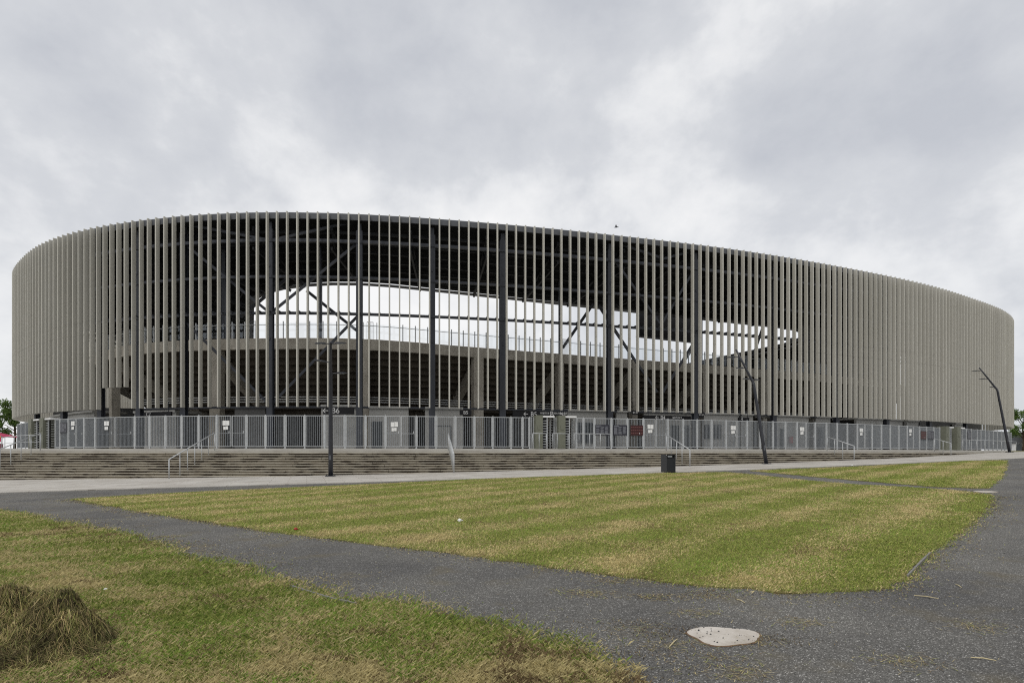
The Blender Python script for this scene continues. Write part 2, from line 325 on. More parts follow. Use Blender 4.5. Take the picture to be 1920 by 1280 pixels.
LA = [(133, 936), (267, 928), (400, 921), (640, 910.5), (873, 899.5), (1040, 893.5), (1245, 887), (1360, 885.5), (1420, 891), (1500, 900), (1600, 908.5), (1700, 914), (1800, 921), (1856, 929), (1851, 951), (1817, 981), (1780, 1011), (1750, 1035), (1730, 1051), (1700, 1082), (1680, 1095), (1646, 1107), (1599, 1112), (1515, 1112), (1448, 1109), (1280, 1096), (1107, 1073), (957, 1052), (807, 1033), (683, 1018), (533, 1000), (383, 978), (267, 960), (187, 945)]
LB = [(1404, 882.6), (1599, 875), (1817, 864), (1888, 863), (1884, 880), (1878, 896), (1851, 915.5), (1800, 915), (1750, 913), (1616, 902), (1481, 890)]
LC = [(-420, 910), (-160, 938), (0, 960), (33, 963), (83, 980), (140, 988), (213, 1002), (267, 1017), (317, 1040), (400, 1060), (533, 1097), (580, 1113), (640, 1133), (723, 1138), (840, 1167), (940, 1193), (1010, 1202), (1060, 1222), (1108, 1250), (1150, 1280), (1250, 1390), (-420, 1390)]
def ragged(poly, amp, seed):
    r_ = random.Random(seed); out_ = []
    for (x0, y0), (x1, y1) in zip(poly, poly[1:]+poly[:1]):
        n = max(1, int(math.hypot(x1-x0, y1-y0)/.22))
        for i in range(n): out_.append((x0+(x1-x0)*i/n+r_.gauss(0, amp), y0+(y1-y0)*i/n+r_.gauss(0, amp)))
    return out_
LAWN0 = [[px(*p) for p in q] for q in (LA, LB, LC)]
LAWN = [ragged(LAWN0[0], .045, 1), ragged(LAWN0[1], .05, 2), ragged(LAWN0[2], .085, 3)]
for nm, q in zip(('lawn_soil', 'lawn_soil', 'lawn_soil'), LAWN): tag(sheet(nm, q, M['soil'], 0.022, 0.03), kind='structure')

# ------------------------------------------------------------------ podium and stairs
pod = MB(); us = np.linspace(0, EDGE.len, 90); inner = []
for i, u in enumerate(us):
    p, t = EDGE.at(u); q, _ = EDGE.off(u, 2.2); q2, _ = EDGE.off(u, -0.015)
    pod.v += [(q2[0], q2[1], Z_EDGE-0.30), (q2[0], q2[1], Z_EDGE), (q[0], q[1], Z_POD)]; inner.append((q[0], q[1]))
for i in range(len(us)-1): pod.f += [(i*3, i*3+3, i*3+4, i*3+1), (i*3+1, i*3+4, i*3+5, i*3+2)]
k = len(pod.v); pod.v += [(x, y, Z_POD) for x, y in inner]+[(130, 150, Z_POD), (130, 330, Z_POD), (-160, 330, Z_POD), (-160, 120, Z_POD)]
pod.f.append(tuple(range(k, len(pod.v))))
podium = tag(pod.build('podium', mat('podium_concrete', (0.40, 0.385, 0.345), 0.9, noise=0.9, col2=(0.32, 0.30, 0.265)), loc=(0, 0, 0)), kind='structure')

stairs = empty('concrete_staircase', (*EDGE.off(EDGE.u_px(620), -3.8)[0], 0.3), 'long curving flight of stained grey concrete steps below the fence', 'stairs')
RISE, TREAD = 0.14, 0.33; blocks = []; u_lo, u_hi = EDGE.u_px(-190), EDGE.u_px(1908)
for k in range(1, 15):
    zt = Z_EDGE-k*RISE; u = u_lo-random.random()*2
    while u < u_hi:
        ln = random.choice((2.4, 2.4, 2.0, 2.8)); u2 = u+ln-0.022
        a0, _ = EDGE.off(u, -(k-1)*TREAD+0.05); a1, _ = EDGE.off(u2, -(k-1)*TREAD+0.05); b0, _ = EDGE.off(u, -k*TREAD-0.012); b1, _ = EDGE.off(u2, -k*TREAD-0.012)
        c0, _ = EDGE.off(u, -k*TREAD+.030); c1, _ = EDGE.off(u2, -k*TREAD+.030)
        mid = (b0+b1)/2
        if zt > ground(*mid)+0.0:
            z = zt+random.uniform(-.004, .004); mb = MB()
            n0, n1 = z-0.036, z-RISE-0.02                     # tread slab with a small nosing over the riser
            mb.prism([a0, b0, b1, a1], n0, z); nf = len(mb.f); mb.prism([a0+(c0-a0)*.05, c0, c1, a1+(c1-a1)*.05], n1, n0); mb.idx = [0]*nf+[1]*(len(mb.f)-nf)
            blocks.append((math.hypot(*mid)-6*(k > 2), mb))
        u += ln
blocks.sort(key=lambda b: b[0]); rest = MB(); ridx = []
for i, (d, mb) in enumerate(blocks):
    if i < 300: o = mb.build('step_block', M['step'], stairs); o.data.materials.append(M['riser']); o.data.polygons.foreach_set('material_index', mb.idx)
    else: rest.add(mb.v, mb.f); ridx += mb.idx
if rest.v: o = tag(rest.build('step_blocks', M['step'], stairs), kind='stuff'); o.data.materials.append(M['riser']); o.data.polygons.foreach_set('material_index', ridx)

# ------------------------------------------------------------------ stadium
BASE = Vector((2.0, 44.0, Z_POD))
stad = empty('stadium', BASE, 'oval stadium wrapped in tall beige vertical fins over dark steel', 'stadium')
Z_TOP, Z_BOT = EYE+16.0, EYE+3.1
# closed plan: the measured near side, and the rest of the oval behind it
nearp = [tuple(FAC.at(u)[0]) for u in np.linspace(0, FAC.len, 70)]
far = [(55, 122), (44, 150), (30, 172), (8, 186), (-18, 190), (-46, 182), (-64, 162), (-68, 138), (-64, 116)]
OUT = np.array(nearp+far)
CEN = np.array([-12.3, 111.0]); ue, ve = np.array([.921, .390]), np.array([-.390, .921])
def inner_pt(p):                             # roof opening: a rounded rectangle set square to the pitch
    d = np.array(p)-CEN; d /= np.hypot(*d); hx, hy, rr = 31.8, 56.5, 11.0
    lx, ly = d@ue, d@ve; r0, r1 = 0.0, 200.0
    for _ in range(40):
        m = (r0+r1)/2; qx, qy = abs(lx*m)-(hx-rr), abs(ly*m)-(hy-rr)
        sdf = math.hypot(max(qx, 0), max(qy, 0))+min(max(qx, qy), 0)-rr
        if sdf > 0: r1 = m
        else: r0 = m
    return CEN+d*r0
INN = np.array([inner_pt(p) for p in OUT]); NO = len(OUT); DIR = (INN-OUT); WID = np.hypot(DIR[:, 0], DIR[:, 1]); DIR /= WID[:, None]
RIMC = Curve([(-60, 112), (-53, 90), (-46.5, 72), (-41, 60), (-36, 52.6), (-31, 48.0), (-26, 45.4), (-21.2, 44.4), (-15, 43.95), (-10.4, 44.4), (-5.7, 46.4), (-0.8, 48.75), (5, 51.4), (12.1, 54.6), (20, 58.2), (28, 62.0), (36, 66.2), (43, 70.6), (48.5, 75.6), (51.5, 82), (51, 92), (47, 106)])
RIMP = []
for i_, p_ in enumerate(OUT):
    a_, d_ = OUT[i_], DIR[i_]; q_ = RIMC.p-a_; cr_ = q_[:, 0]*d_[1]-q_[:, 1]*d_[0]; al_ = q_@d_; k_ = np.where((np.sign(cr_[:-1]) != np.sign(cr_[1:])) & (al_[:-1] > -1) & (al_[:-1] < 30))[0]
    RIMP.append(RIMC.p[k_[0]] if len(k_) else a_+d_*4.0)
RIMP = np.array(RIMP)
def rpt(xp, inset, z):
    u = RIMC.u_px(xp, inset); p, t = RIMC.off(u, inset); return Vector((p[0], p[1], z)), math.atan2(t[1], t[0])
def ring(profile, m, name, lo=0, hi=None, closed=True, base=None):   # sweep a profile of (inset, z) or ('f', fraction, z) round the oval
    mb = MB(); hi = NO if hi is None else hi; idx = list(range(lo, hi)); n = len(profile)
    for i in idx:
        for q in profile:
            p = (OUT if base is None else base)[i]+DIR[i]*(q[0] if len(q) == 2 else WID[i]*q[1]); mb.v.append((p[0], p[1], q[-1]))
    cnt = len(idx); lim = cnt if closed and hi-lo == NO else cnt-1
    for i in range(lim):
        j = (i+1) % cnt
        for k in range(n): mb.f.append((i*n+k, j*n+k, j*n+(k+1) % n, i*n+(k+1) % n))
    if lim < cnt: mb.f += [tuple(range(n)), tuple(range((cnt-1)*n, cnt*n))]
    return mb.build(name, m, stad)
Z_IN = EYE+14.0
rf = ring([(0.47, Z_TOP+0.05), ('f', 1.0, Z_IN+0.35), ('f', 1.0, Z_IN), (0.70, Z_TOP-0.36), (0.47, Z_TOP-0.36)], M['roof'], 'roof')
ring([(0.345, Z_TOP-0.32), (0.465, Z_TOP-0.32), (0.465, Z_TOP+0.085), (0.345, Z_TOP+0.085)], M['steel_mid'], 'roof_edge_band')
# fins: equally spaced, a fixed number between two that can be found in the photo
uA, uB = FAC.u_px(339), FAC.u_px(1607.5); SP = (uB-uA)/81; FW, FD = 0.085, 0.335
def finmesh(z0):
    h = Z_TOP-z0; j = 5.35+(Z_BOT-z0); c = .016; mb = MB()
    prof = [(-FW/2, FD), (-FW/2, c), (-FW/2+c, 0), (FW/2-c, 0), (FW/2, c), (FW/2, FD)]
    # two lengths with a thin joint between them
    mb.prism(prof, 0, j-0.008); mb.prism(prof, j+0.008, h+0.03)
    mb.prism([(x*.8, y*.9+.02) for x, y in prof], j-0.008, j+0.008)
    return mb.mesh('facade_fin', M['fin'])
fm, fms = finmesh(Z_BOT), finmesh(EYE+4.60)
k0 = int(-uA/SP)+1; k1 = int((FAC.len-uA)/SP)
for k in range(k0, k1):
    u = uA+k*SP; p, t = FAC.at(u); short = 181 < 960+F*p[0]/p[1] < 245 and p[1] < 46
    o = bpy.data.objects.new('facade_fin', fms if short else fm)
    link(o, stad, (p[0], p[1], EYE+4.60 if short else Z_BOT), math.atan2(t[1], t[0])+random.uniform(-.006, .006))
# steel frame just behind the fins
SCX = [345, 507, 674, 810, 942, 1143, 1303, 1450, 1568, 1662, 1742, 1810, 190, 262, 120, 70]
def fpt(xp, inset, z):
    u = FAC.u_px(xp, inset); p, t = FAC.off(u, inset); return Vector((p[0], p[1], z)), math.atan2(t[1], t[0])
for xp in SCX:
    p, rz = fpt(xp, 0.85, 0); mb = MB()
    for dyy in (-.15, .15): mb.box((0, dyy, (Z_TOP-.9+Z_POD)/2-Z_POD), (.42, .03, Z_TOP-.9-Z_POD))
    mb.box((0, 0, (Z_TOP-.9+Z_POD)/2-Z_POD), (.05, .27, Z_TOP-.9-Z_POD)); mb.box((0, 0, Z_TOP-.65-Z_POD), (.28, .25, .5)); mb.box((0, 0, .02), (.6, .5, .04))
    mb.box((0, -.18, 7.4), (.1, .06, .18)); mb.box((0, -.18, 12.3), (.1, .06, .18))
    link(bpy.data.objects.new('steel_column', mb.mesh('steel_column', M['steel'])), stad, (p.x, p.y, Z_POD), rz)
for z, hh, ins, m in ((EYE+14.35, .20, .62, 'steel'), (EYE+11.9, .16, .62, 'steel'), (EYE+9.45, .16, .62, 'steel')):
    ring([(ins, z-hh/2), (ins+.2, z-hh/2), (ins+.2, z+hh/2), (ins, z+hh/2)], M[m], 'ring_beam', 0, 70)
# fin brackets along the middle ring beam
fb = MB(); fb.box((0, .0, 0), (.10, .36, .07)); fb = fb.mesh('fin_bracket', M['steel'])
for k in range(k0, k1):
    p, t = FAC.off(uA+k*SP, 0.5); o = bpy.data.objects.new('fin_bracket', fb); link(o, stad, (p[0], p[1], EYE+9.52), math.atan2(t[1], t[0]))
def brace(x0, y0, x1, y1, ins=0.95, wd=.17):
    a, _ = fpt(x0, ins, 0); b, _ = fpt(x1, ins, 0); a.z = elev(y0, a.y); b.z = elev(y1, b.y)
    MB().bar(a, b, wd*.6, wd).build('brace', M['steel'], stad)
for q in ((352, 421, 503, 450), (511, 450, 670, 414), (352, 462, 503, 584), (511, 584, 670, 456), (350, 606, 503, 756), (511, 756, 671, 592), (1147, 452, 1236, 482), (1240, 486, 1300, 470), (1147, 480, 1237, 606), (1241, 606, 1300, 508), (1147, 612, 1232, 735), (1243, 735, 1302, 640)):
    brace(*q)
for q in ((430, 485, 545, 545, 8.0), (536, 524, 451, 594, 7.0), (575, 545, 672, 622, 6.5)): brace(*q, wd=.22)
# roof girders and purlins
for i in range(2, 70, 2):
    a, b = OUT[i]+DIR[i]*.9, OUT[i]+DIR[i]*(WID[i]-.5); mb = MB()
    A, B = Vector((*a, Z_TOP-.75)), Vector((*b, Z_IN-.35)); mb.bar(A, B, .16, .28)
    A2, B2 = Vector((*a, Z_TOP-2.1)), Vector((*b, Z_IN-.42)); mb.bar(A2, B2, .14, .2)
    for k in range(9):
        f0, f1 = k/9, (k+1)/9; lo_ = A2.lerp(B2, f0 if k % 2 else f1); hi_ = A.lerp(B, f1 if k % 2 else f0); mb.bar(lo_, hi_, .08)
    mb.build('roof_truss', M['truss'], stad)
for f_ in (.16, .3, .44, .58, .72, .86):
    z = Z_TOP-.42+(Z_IN-Z_TOP+.42)*f_-.12
    mb = MB()
    for i in range(0, 69):
        a, b = OUT[i]+DIR[i]*WID[i]*f_, OUT[i+1]+DIR[i+1]*WID[i+1]*f_; mb.bar((*a, z), (*b, z), .12, .18)
    mb.build('purlin', M['truss'], stad)
cat = ring([('f', .93, Z_IN-.30), ('f', .99, Z_IN-.32), ('f', .99, Z_IN-.26), ('f', .93, Z_IN-.24)], M['steel_mid'], 'catwalk', 0, 70)
# terrace: parapet, stepped underside, seating, front wall
RIM = 0.0; Z_R1, Z_R0 = EYE+8.28, EYE+7.50
ring([(RIM, Z_R0), (RIM, Z_R1), (RIM+.3, Z_R1), (RIM+.3, Z_R0)], M['concrete'], 'parapet', base=RIMP)
und = [(RIM+.31, Z_R1-.12)]
for k in range(11):
    und += [(RIM+.31+.75*k, Z_R0-.02-.42*k), (RIM+.31+.75*(k+1), Z_R0-.02-.42*k)]
top = [(RIM+.31+.75*11+1.2, Z_R0-.42*10.3), (RIM+1.8, Z_R1-.12)]
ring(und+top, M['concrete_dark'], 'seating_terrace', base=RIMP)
# raking beams under the terrace and concrete columns below it
CCX = [(215, 2.0), (407, 2.0), (685, 2.0), (895, 1.9), (1049, 2.0), (1187, 2.0), (1318, 2.0), (1430, 2.0), (1523, 2.0), (1600, 2.0), (1668, 2.0), (1724, 2.0), (1773, 2.0), (1815, 2.0), (160, 2.0), (108, 2.0), (80, 2.0)]
for xp, ins in CCX:
    p, rz = rpt(xp, .25, 0); mb = MB(); hh = Z_R1-.02-Z_POD
    wd = .80 if xp in (895, 407) else .52
    mb.box((0, 0, hh/2), (wd, .62, hh)); mb.box((0, -.03, 1.2), (wd*.98, .6, .02))
    # haunch that runs back under the terrace
    prof = [(.35, hh-.9), (.35, hh-1.7), (4.6, hh-4.1), (8.2, hh-5.5), (8.2, hh-4.9)]
    v = [(sx*.22, a, b) for sx in (-1, 1) for a, b in prof]; n = len(prof)
    mb.add(v, [tuple(range(n)), tuple(range(2*n-1, n-1, -1))]+[(i, n+i, n+(i+1) % n, (i+1) % n) for i in range(n)])
    link(bpy.data.objects.new('concrete_column', mb.mesh('concrete_column', M['concrete'])), stad, (p.x, p.y, Z_POD), rz)
# inner steel columns
for xp in (1050, 600, 1314, 1405, 420):
    p, rz = rpt(xp, .6, 0); MB().bar((p.x, p.y, EYE+8.0), (p.x, p.y, Z_TOP-.9), .26).build('inner_column', M['steel'], stad)
for x0, y0, x1, y1 in ((1112, 570, 1055, 652), (1122, 572, 1196, 684), (1446, 566, 1412, 668), (1300, 650, 1268, 700)):
    a_, _ = rpt(x0, .6, 0); b_, _ = rpt(x1, .6, 0); a_.z = elev(y0, a_.y); b_.z = elev(y1, b_.y); MB().bar(a_, b_, .14, .22).build('brace', M['steel'], stad)
# back of the concourse
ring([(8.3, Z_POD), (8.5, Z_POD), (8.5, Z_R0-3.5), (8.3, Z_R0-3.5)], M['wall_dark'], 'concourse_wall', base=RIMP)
# wind screen of glass on the parapet
sc_u0, sc_u1 = RIMC.u_px(150), RIMC.u_px(1560); u = sc_u0; i = 0
pm = MB(); pm.box((0, 0, .62), (.05, .09, 1.24)); pm = pm.mesh('screen_post', M['galv'])
while u < sc_u1:
    p, t = RIMC.off(u, RIM+.16); o = bpy.data.objects.new('screen_post', pm); link(o, stad, (p[0], p[1], Z_R1), math.atan2(t[1], t[0]))
    q, _ = RIMC.off(u+.96, RIM+.16)
    mb = MB(); a = Vector((p[0], p[1], Z_R1+.08)); b = Vector((q[0], q[1], Z_R1+.08)); d = (b-a).normalized()*.04
    mb.bar(a+d+Vector((0, 0, .52)), b-d+Vector((0, 0, .52)), .014, 1.04)
    mb.build('glass_pane', M['glass'], stad)
    u += .96; i += 1
rp = [(*RIMC.off(x, RIM+.08)[0], Z_R1+.98) for x in np.arange(sc_u0, sc_u1, 1.2)]; MB().tube(rp, .022, 6).build('screen_rail', M['galv'], stad)
# little coping clips and a mesh gate on the rim
for xp in (688, 1055, 470):
    mb = MB(); p, rz = rpt(xp, RIM+.1, Z_R1); t = Vector((math.cos(rz), math.sin(rz), 0))
    for k in range(6): mb.bar(p+t*(k*.09), p+t*(k*.09)+Vector((0, 0, 1.25)), .018)
    mb.bar(p+Vector((0, 0, 1.25)), p+t*.45+Vector((0, 0, 1.25)), .03); mb.bar(p, p+t*.45, .03); mb.build('rim_gate', M['steel_mid'], stad)
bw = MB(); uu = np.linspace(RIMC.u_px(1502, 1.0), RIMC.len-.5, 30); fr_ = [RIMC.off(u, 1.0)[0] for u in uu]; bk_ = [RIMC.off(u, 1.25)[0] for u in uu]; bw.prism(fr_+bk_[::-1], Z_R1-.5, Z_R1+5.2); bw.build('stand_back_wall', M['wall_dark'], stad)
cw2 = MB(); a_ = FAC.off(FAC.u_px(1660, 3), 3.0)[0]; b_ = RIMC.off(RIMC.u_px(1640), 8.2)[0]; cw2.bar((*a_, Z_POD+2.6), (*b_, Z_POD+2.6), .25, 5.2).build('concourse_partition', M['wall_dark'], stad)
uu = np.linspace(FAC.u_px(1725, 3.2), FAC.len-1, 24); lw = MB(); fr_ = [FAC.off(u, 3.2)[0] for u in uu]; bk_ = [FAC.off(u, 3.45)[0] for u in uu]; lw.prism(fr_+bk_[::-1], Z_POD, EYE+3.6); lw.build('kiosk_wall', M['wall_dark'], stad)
# pipes and cable trays along the concourse
for z in (EYE+3.78, EYE+3.95, EYE+4.12):
    MB().tube([(*RIMC.off(x, .7)[0], z) for x in np.arange(RIMC.u_px(230), RIMC.u_px(1560), 1.5)], .028, 6).build('concourse_pipe', M['galv'], stad)
tray = MB(); pts = [(*FAC.off(x, 2.75)[0], EYE+3.28) for x in np.arange(FAC.u_px(200), FAC.u_px(1620), 1.5)]
for a, b in zip(pts[:-1], pts[1:]): tray.bar(a, b, .22, .14)
tray.build('cable_tray', M['steel'], stad)
# ground-floor walls with doors and windows
def wallseg(x0, x1, z1=EYE+3.22, m='wall', ins=2.75):
    u0, u1 = FAC.u_px(x0, ins), FAC.u_px(x1, ins); n = max(2, int((u1-u0)/.8)); mb = MB(); P = [FAC.off(u0+(u1-u0)*i/n, ins) for i in range(n+1)]
    fr = [p for p, t in P]; bk = [FAC.off(u0+(u1-u0)*i/n, ins+.25)[0] for i in range(n+1)]
    mb.prism(fr+bk[::-1], Z_POD, z1); o = mb.build('kiosk_wall', M[m], stad)
    if m == 'wall':
        fr = [FAC.off(u0+(u1-u0)*i/n, ins-.12)[0] for i in range(n+1)]; bk = [FAC.off(u0+(u1-u0)*i/n, ins+2.5)[0] for i in range(n+1)]
        MB().prism(fr+bk[::-1], z1+.003, z1+.16).build('kiosk_roof', M['wall'], stad)
    return o
def opening(wall, x0, x1, y0, y1, name, m, ins=2.75):
    a, rz = fpt(x0, ins-.03, 0); b, _ = fpt(x1, ins-.03, 0); c = (a+b)/2; wd = (b-a).length; z1, z0 = elev(y0, c.y), max(elev(y1, c.y), Z_POD+.02); h = z1-z0
    ang = math.atan2(b.y-a.y, b.x-a.x); mb = MB()
    fr = MB(); fr.box((0, -.01, h/2), (wd-.12, .05, h-.1))
    mb.box((-wd/2+.03, 0, h/2), (.06, .09, h)); mb.box((wd/2-.03, 0, h/2), (.06, .09, h)); mb.box((0, 0, h-.03), (wd-.121, .09, .06)); mb.box((0, 0, .03), (wd-.121, .09, .06))
    o = bpy.data.objects.new(name, mb.mesh(name, M['door'])); COL.objects.link(o); o.parent = wall; wl = WL[wall.name]
    o.location = Vector((c.x, c.y, z0))-wl; o.rotation_euler = (0, 0, ang); WL[o.name] = Vector((c.x, c.y, z0))
    pn = bpy.data.objects.new('pane' if name == 'window' else 'door_leaf', fr.mesh(name+'_leaf', M[m])); COL.objects.link(pn); pn.parent = wall; pn.location = o.location; pn.rotation_euler = o.rotation_euler

wl_ = MB(); uu = np.linspace(1.0, FAC.u_px(60, 2.75), 24); fr_ = [FAC.off(u, 2.75)[0] for u in uu]; bk_ = [FAC.off(u, 3.0)[0] for u in uu]; wl_.prism(fr_+bk_[::-1], Z_POD, EYE+3.22); wl_.build('kiosk_wall', M['wall_dark'], stad)  # unseen wall added to keep daylight out of the concourse's left end
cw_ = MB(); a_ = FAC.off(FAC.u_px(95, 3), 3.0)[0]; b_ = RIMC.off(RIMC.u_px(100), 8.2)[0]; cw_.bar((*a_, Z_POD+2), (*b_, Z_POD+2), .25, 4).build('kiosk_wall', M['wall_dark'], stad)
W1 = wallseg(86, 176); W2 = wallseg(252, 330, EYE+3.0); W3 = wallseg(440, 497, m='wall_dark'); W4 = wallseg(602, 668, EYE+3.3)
W5 = wallseg(692, 766); W6 = wallseg(797, 868); W7 = wallseg(1064, 1148); W8 = wallseg(1156, 1176); W9 = wallseg(1208, 1301, EYE+3.3)
W10 = wallseg(1320, 1386); W10b = wallseg(1390, 1412); W11 = wallseg(1456, 1516); W12 = wallseg(1530, 1557); W13 = wallseg(1606, 1655); W14 = wallseg(1668, 1692); W15 = wallseg(1700, 1722); W16 = wallseg(1790, 1812)
opening(W5, 697, 716, 790, 842, 'door', 'door'); opening(W9, 1258, 1273, 797, 846, 'door', 'door'); opening(W9, 1281, 1293, 797, 846, 'door', 'pane')
opening(W10, 1320.5, 1333, 796, 822, 'window', 'pane'); opening(W10, 1338, 1352, 796, 822, 'window', 'pane'); opening(W11, 1462, 1472, 804, 846, 'door', 'door')
opening(W1, 140, 155, 800, 842, 'door', 'door'); opening(W13, 1630, 1642, 808, 846, 'door', 'door'); opening(W12, 1533, 1545, 800, 846, 'door', 'pane'); opening(W7, 1080, 1112, 792, 830, 'window', 'pane'); opening(W6, 812, 846, 798, 842, 'shutter', 'wall')
# stair window that shows the light of the far side
def red_box():
    p, rz = fpt(1483, 2.66, elev(829, 50)); mb = MB(); mb.box((0, 0, .28), (.32, .14, .56)); mb.box((0, -.075, .28), (.26, .02, .48))
    o = bpy.data.objects.new('hydrant_cabinet', mb.mesh('hydrant_cabinet', M['red'])); link(o, None, p, rz); tag(o, 'small red cabinet on the grey wall behind the fence', 'cabinet')
red_box()
# scoreboard under the roof edge
def sight(xp, yp, d): return Vector(((xp-960)/F*d, d, elev(yp, d)))
sb0, sb1 = sight(1196, 634, 61.5), sight(1312, 641, 65.2)
sbr = empty('scoreboard', (sb0+sb1)/2, 'big black scoreboard hung under the inner roof edge', 'scoreboard')
d = (sb1-sb0).normalized(); ang = math.atan2(d.y, d.x); ln = (sb1-sb0).xy.length; c = (sb0+sb1)/2; zb = c.z+.1
MB().box((c.x, c.y, zb+1.3), (ln, .5, 2.6), ang).build('cabinet', M['black'], sbr)
fr = MB(); fr.box((c.x, c.y, zb-.06), (ln+.1, .55, .1), ang)
fr.box((c.x, c.y, zb+2.68), (ln+.1, .55, .1), ang); fr.build('frame', M['steel'], sbr)
hg = MB()
for k in (-.4, 0, .4): hg.bar((c.x+d.x*ln*k, c.y+d.y*ln*k, zb+2.7), (c.x+d.x*ln*k, c.y+d.y*ln*k, zb+3.6), .12)
hg.build('hanger', M['steel'], sbr)
# spectators' entrance in the far stand: upper glazed front
# ------------------------------------------------------------------ hanging signs
def sign(x0, x1, y0, y1, texts, label, ins=1.6):
    a, _ = fpt(x0, ins, 0); b, _ = fpt(x1, ins, 0); c = (a+b)/2; wd = (b-a).xy.length; z1, z0 = elev(y0, c.y), elev(y1, c.y); h = z1-z0; rz = math.atan2(b.y-a.y, b.x-a.x)
    e_ = empty('wayfinding_sign', (c.x, c.y, z0), label, 'sign', 'black signs over the concourse', rz)
    def ch(nm, me, l, r=(0, 0, 0)):
        o = bpy.data.objects.new(nm, me); COL.objects.link(o); o.parent = e_; o.location = l; o.rotation_euler = r; return o
    mb = MB(); mb.box((0, 0, h/2), (wd, .12, h)); ch('panel', mb.mesh('panel', M['black']), (0, 0, 0))
    mb = MB()
    for s in (-.4, .4): mb.box((wd*s, 0, h+.35), (.03, .03, .7))
    ch('hanger', mb.mesh('hanger', M['steel']), (0, 0, 0))
    for tx, fx, fz, sz in texts: ch('lettering', textmesh('lettering', tx, sz*h*1.28, M['ink']), (wd*fx, -.066, h*fz), (R(90), 0, 0))
sign(606, 664, 763.5, 776.5, [('\u2190 B6', -.25, .5, .85)], 'black hanging sign reading B6 behind the straight lamp post')
sign(961, 1004.5, 770.5, 781.5, [('\u2190 B5', .24, .48, .85)], 'black hanging sign reading B5 left of the entrance sign')
sign(1006, 1062, 770.5, 781.5, [('B', .0, .46, 1.0), ('WEJ\u015aCIE', -.24, .62, .34), ('SEKTORY', .24, .62, .32), ('B6 B7', .39, .62, .45), ('B8', .39, .22, .45)], 'black sign with a large B above the middle turnstiles')
sign(1206, 1295, 779, 786.5, [('\u2190 B4', -.16, .45, 1.0), ('SEKTORY', .2, .5, .5)], 'long black sign reading B4 right of the notice boards')
sign(262, 322, 772, 779.5, [('C7', -.2, .42, 1.0)], 'low black sign on the left kiosk above the fence')
sign(862, 884, 769, 778, [('B5', .0, .5, .75)], 'short black sign beside the wide concrete column')
sign(1186, 1195, 769, 777.5, [('B4 B5', 0, .5, .4)], 'tiny black sign on the concrete column left of B4')
sign(1309, 1319, 773, 782, [('B3 B4', 0, .5, .36)], 'tiny black sign next to the steel column beside the window pair')
sign(1384, 1404, 782.5, 789, [('4', -.2, .5, .9)], 'short black sign above the gate left of the leaning lamp')

# ------------------------------------------------------------------ fence
fence = empty('perimeter_fence', (*FEN.at(FEN.u_px(640))[0], Z_POD), 'long galvanised bar fence with gates curving in front of the stadium', 'fence')
FH = 2.10
POSTS_L = [33, 40, 48, 56, 64]; POSTS_A = [104, 112.7, 128.5, 158, 179, 253, 281, 310.5, 341, 373, 407, 462, 498, 534.7, 571.6, 609, 647, 685, 722.5, 780.4, 817.4, 853.2, 889, 924, 958, 980, 993]
POSTS_B = [1080, 1093.5, 1114.4, 1146, 1176, 1206, 1252, 1280.6, 1307, 1334, 1361, 1400.6, 1425, 1449, 1472.4, 1494, 1528, 1549.4, 1569.3, 1588.6, 1607.3, 1635, 1652.5, 1669, 1685, 1700.8, 1724, 1737, 1750.6, 1761.5]
POSTS_C = [1803.6, 1812, 1821, 1832, 1839, 1847, 1854, 1862, 1870, 1878, 1884, 1890, 1897]
GATES = {128.5, 179, 407, 722.5, 1206, 1361, 1494, 1607.3, 1700.8}
def fen(xp):
    p, t = FEN.at(FEN.u_px(xp)); return Vector((p[0], p[1], Z_POD))
pmesh = MB(); pmesh.box((0, 0, FH/2), (.075, .075, FH)); pmesh.box((0, 0, FH+.008), (.085, .085, .015)); pmesh.box((0, 0, .006), (.16, .16, .012)); pmesh = pmesh.mesh('fence_post', M['galv'])
BH = FH-.20
bmesh_ = MB(); bmesh_.box((0, 0, BH/2), (.019, .050, BH)); bmesh_ = bmesh_.mesh('bar', M['galv_dark'])
far_bars = MB(); NB = [0]; LEAF = {}
def panel(a, b, name, far):
    c = (a+b)/2; d = b-a; ln = d.xy.length; rz = math.atan2(d.y, d.x); wd = ln-.11
    mb = MB(); h0, h1 = .10, FH-.03
    for s in (-1, 1): mb.box((s*(wd/2-.02), 0, (h0+h1)/2), (.04, .05, h1-h0))
    mb.box((0, 0, h0+.02), (wd-.081, .05, .04)); mb.box((0, 0, h1-.02), (wd-.081, .05, .04))
    if name == 'gate_leaf': mb.box((0, .045, .95), (wd-.081, .02, .035)); mb.box((wd*.36, -.04, 1.02), (.05, .03, .16))
    o = bpy.data.objects.new(name, mb.mesh(name, M['galv'])); link(o, fence, c, rz)
    n = max(3, int(round(wd/.122))); st = (wd-.04)/n
    for k in range(1, n):
        x = -wd/2+.02+k*st
        if not far and NB[0] < 300:
            q = bpy.data.objects.new('bar', bmesh_); COL.objects.link(q); q.parent = o; q.location = (x, 0, h0+.035); NB[0] += 1
        else:
            ca, sa = math.cos(rz), math.sin(rz); far_bars.box((c.x+x*ca, c.y+x*sa, c.z+h0+.035+BH/2), (.019, .050, BH), rz)
    return o
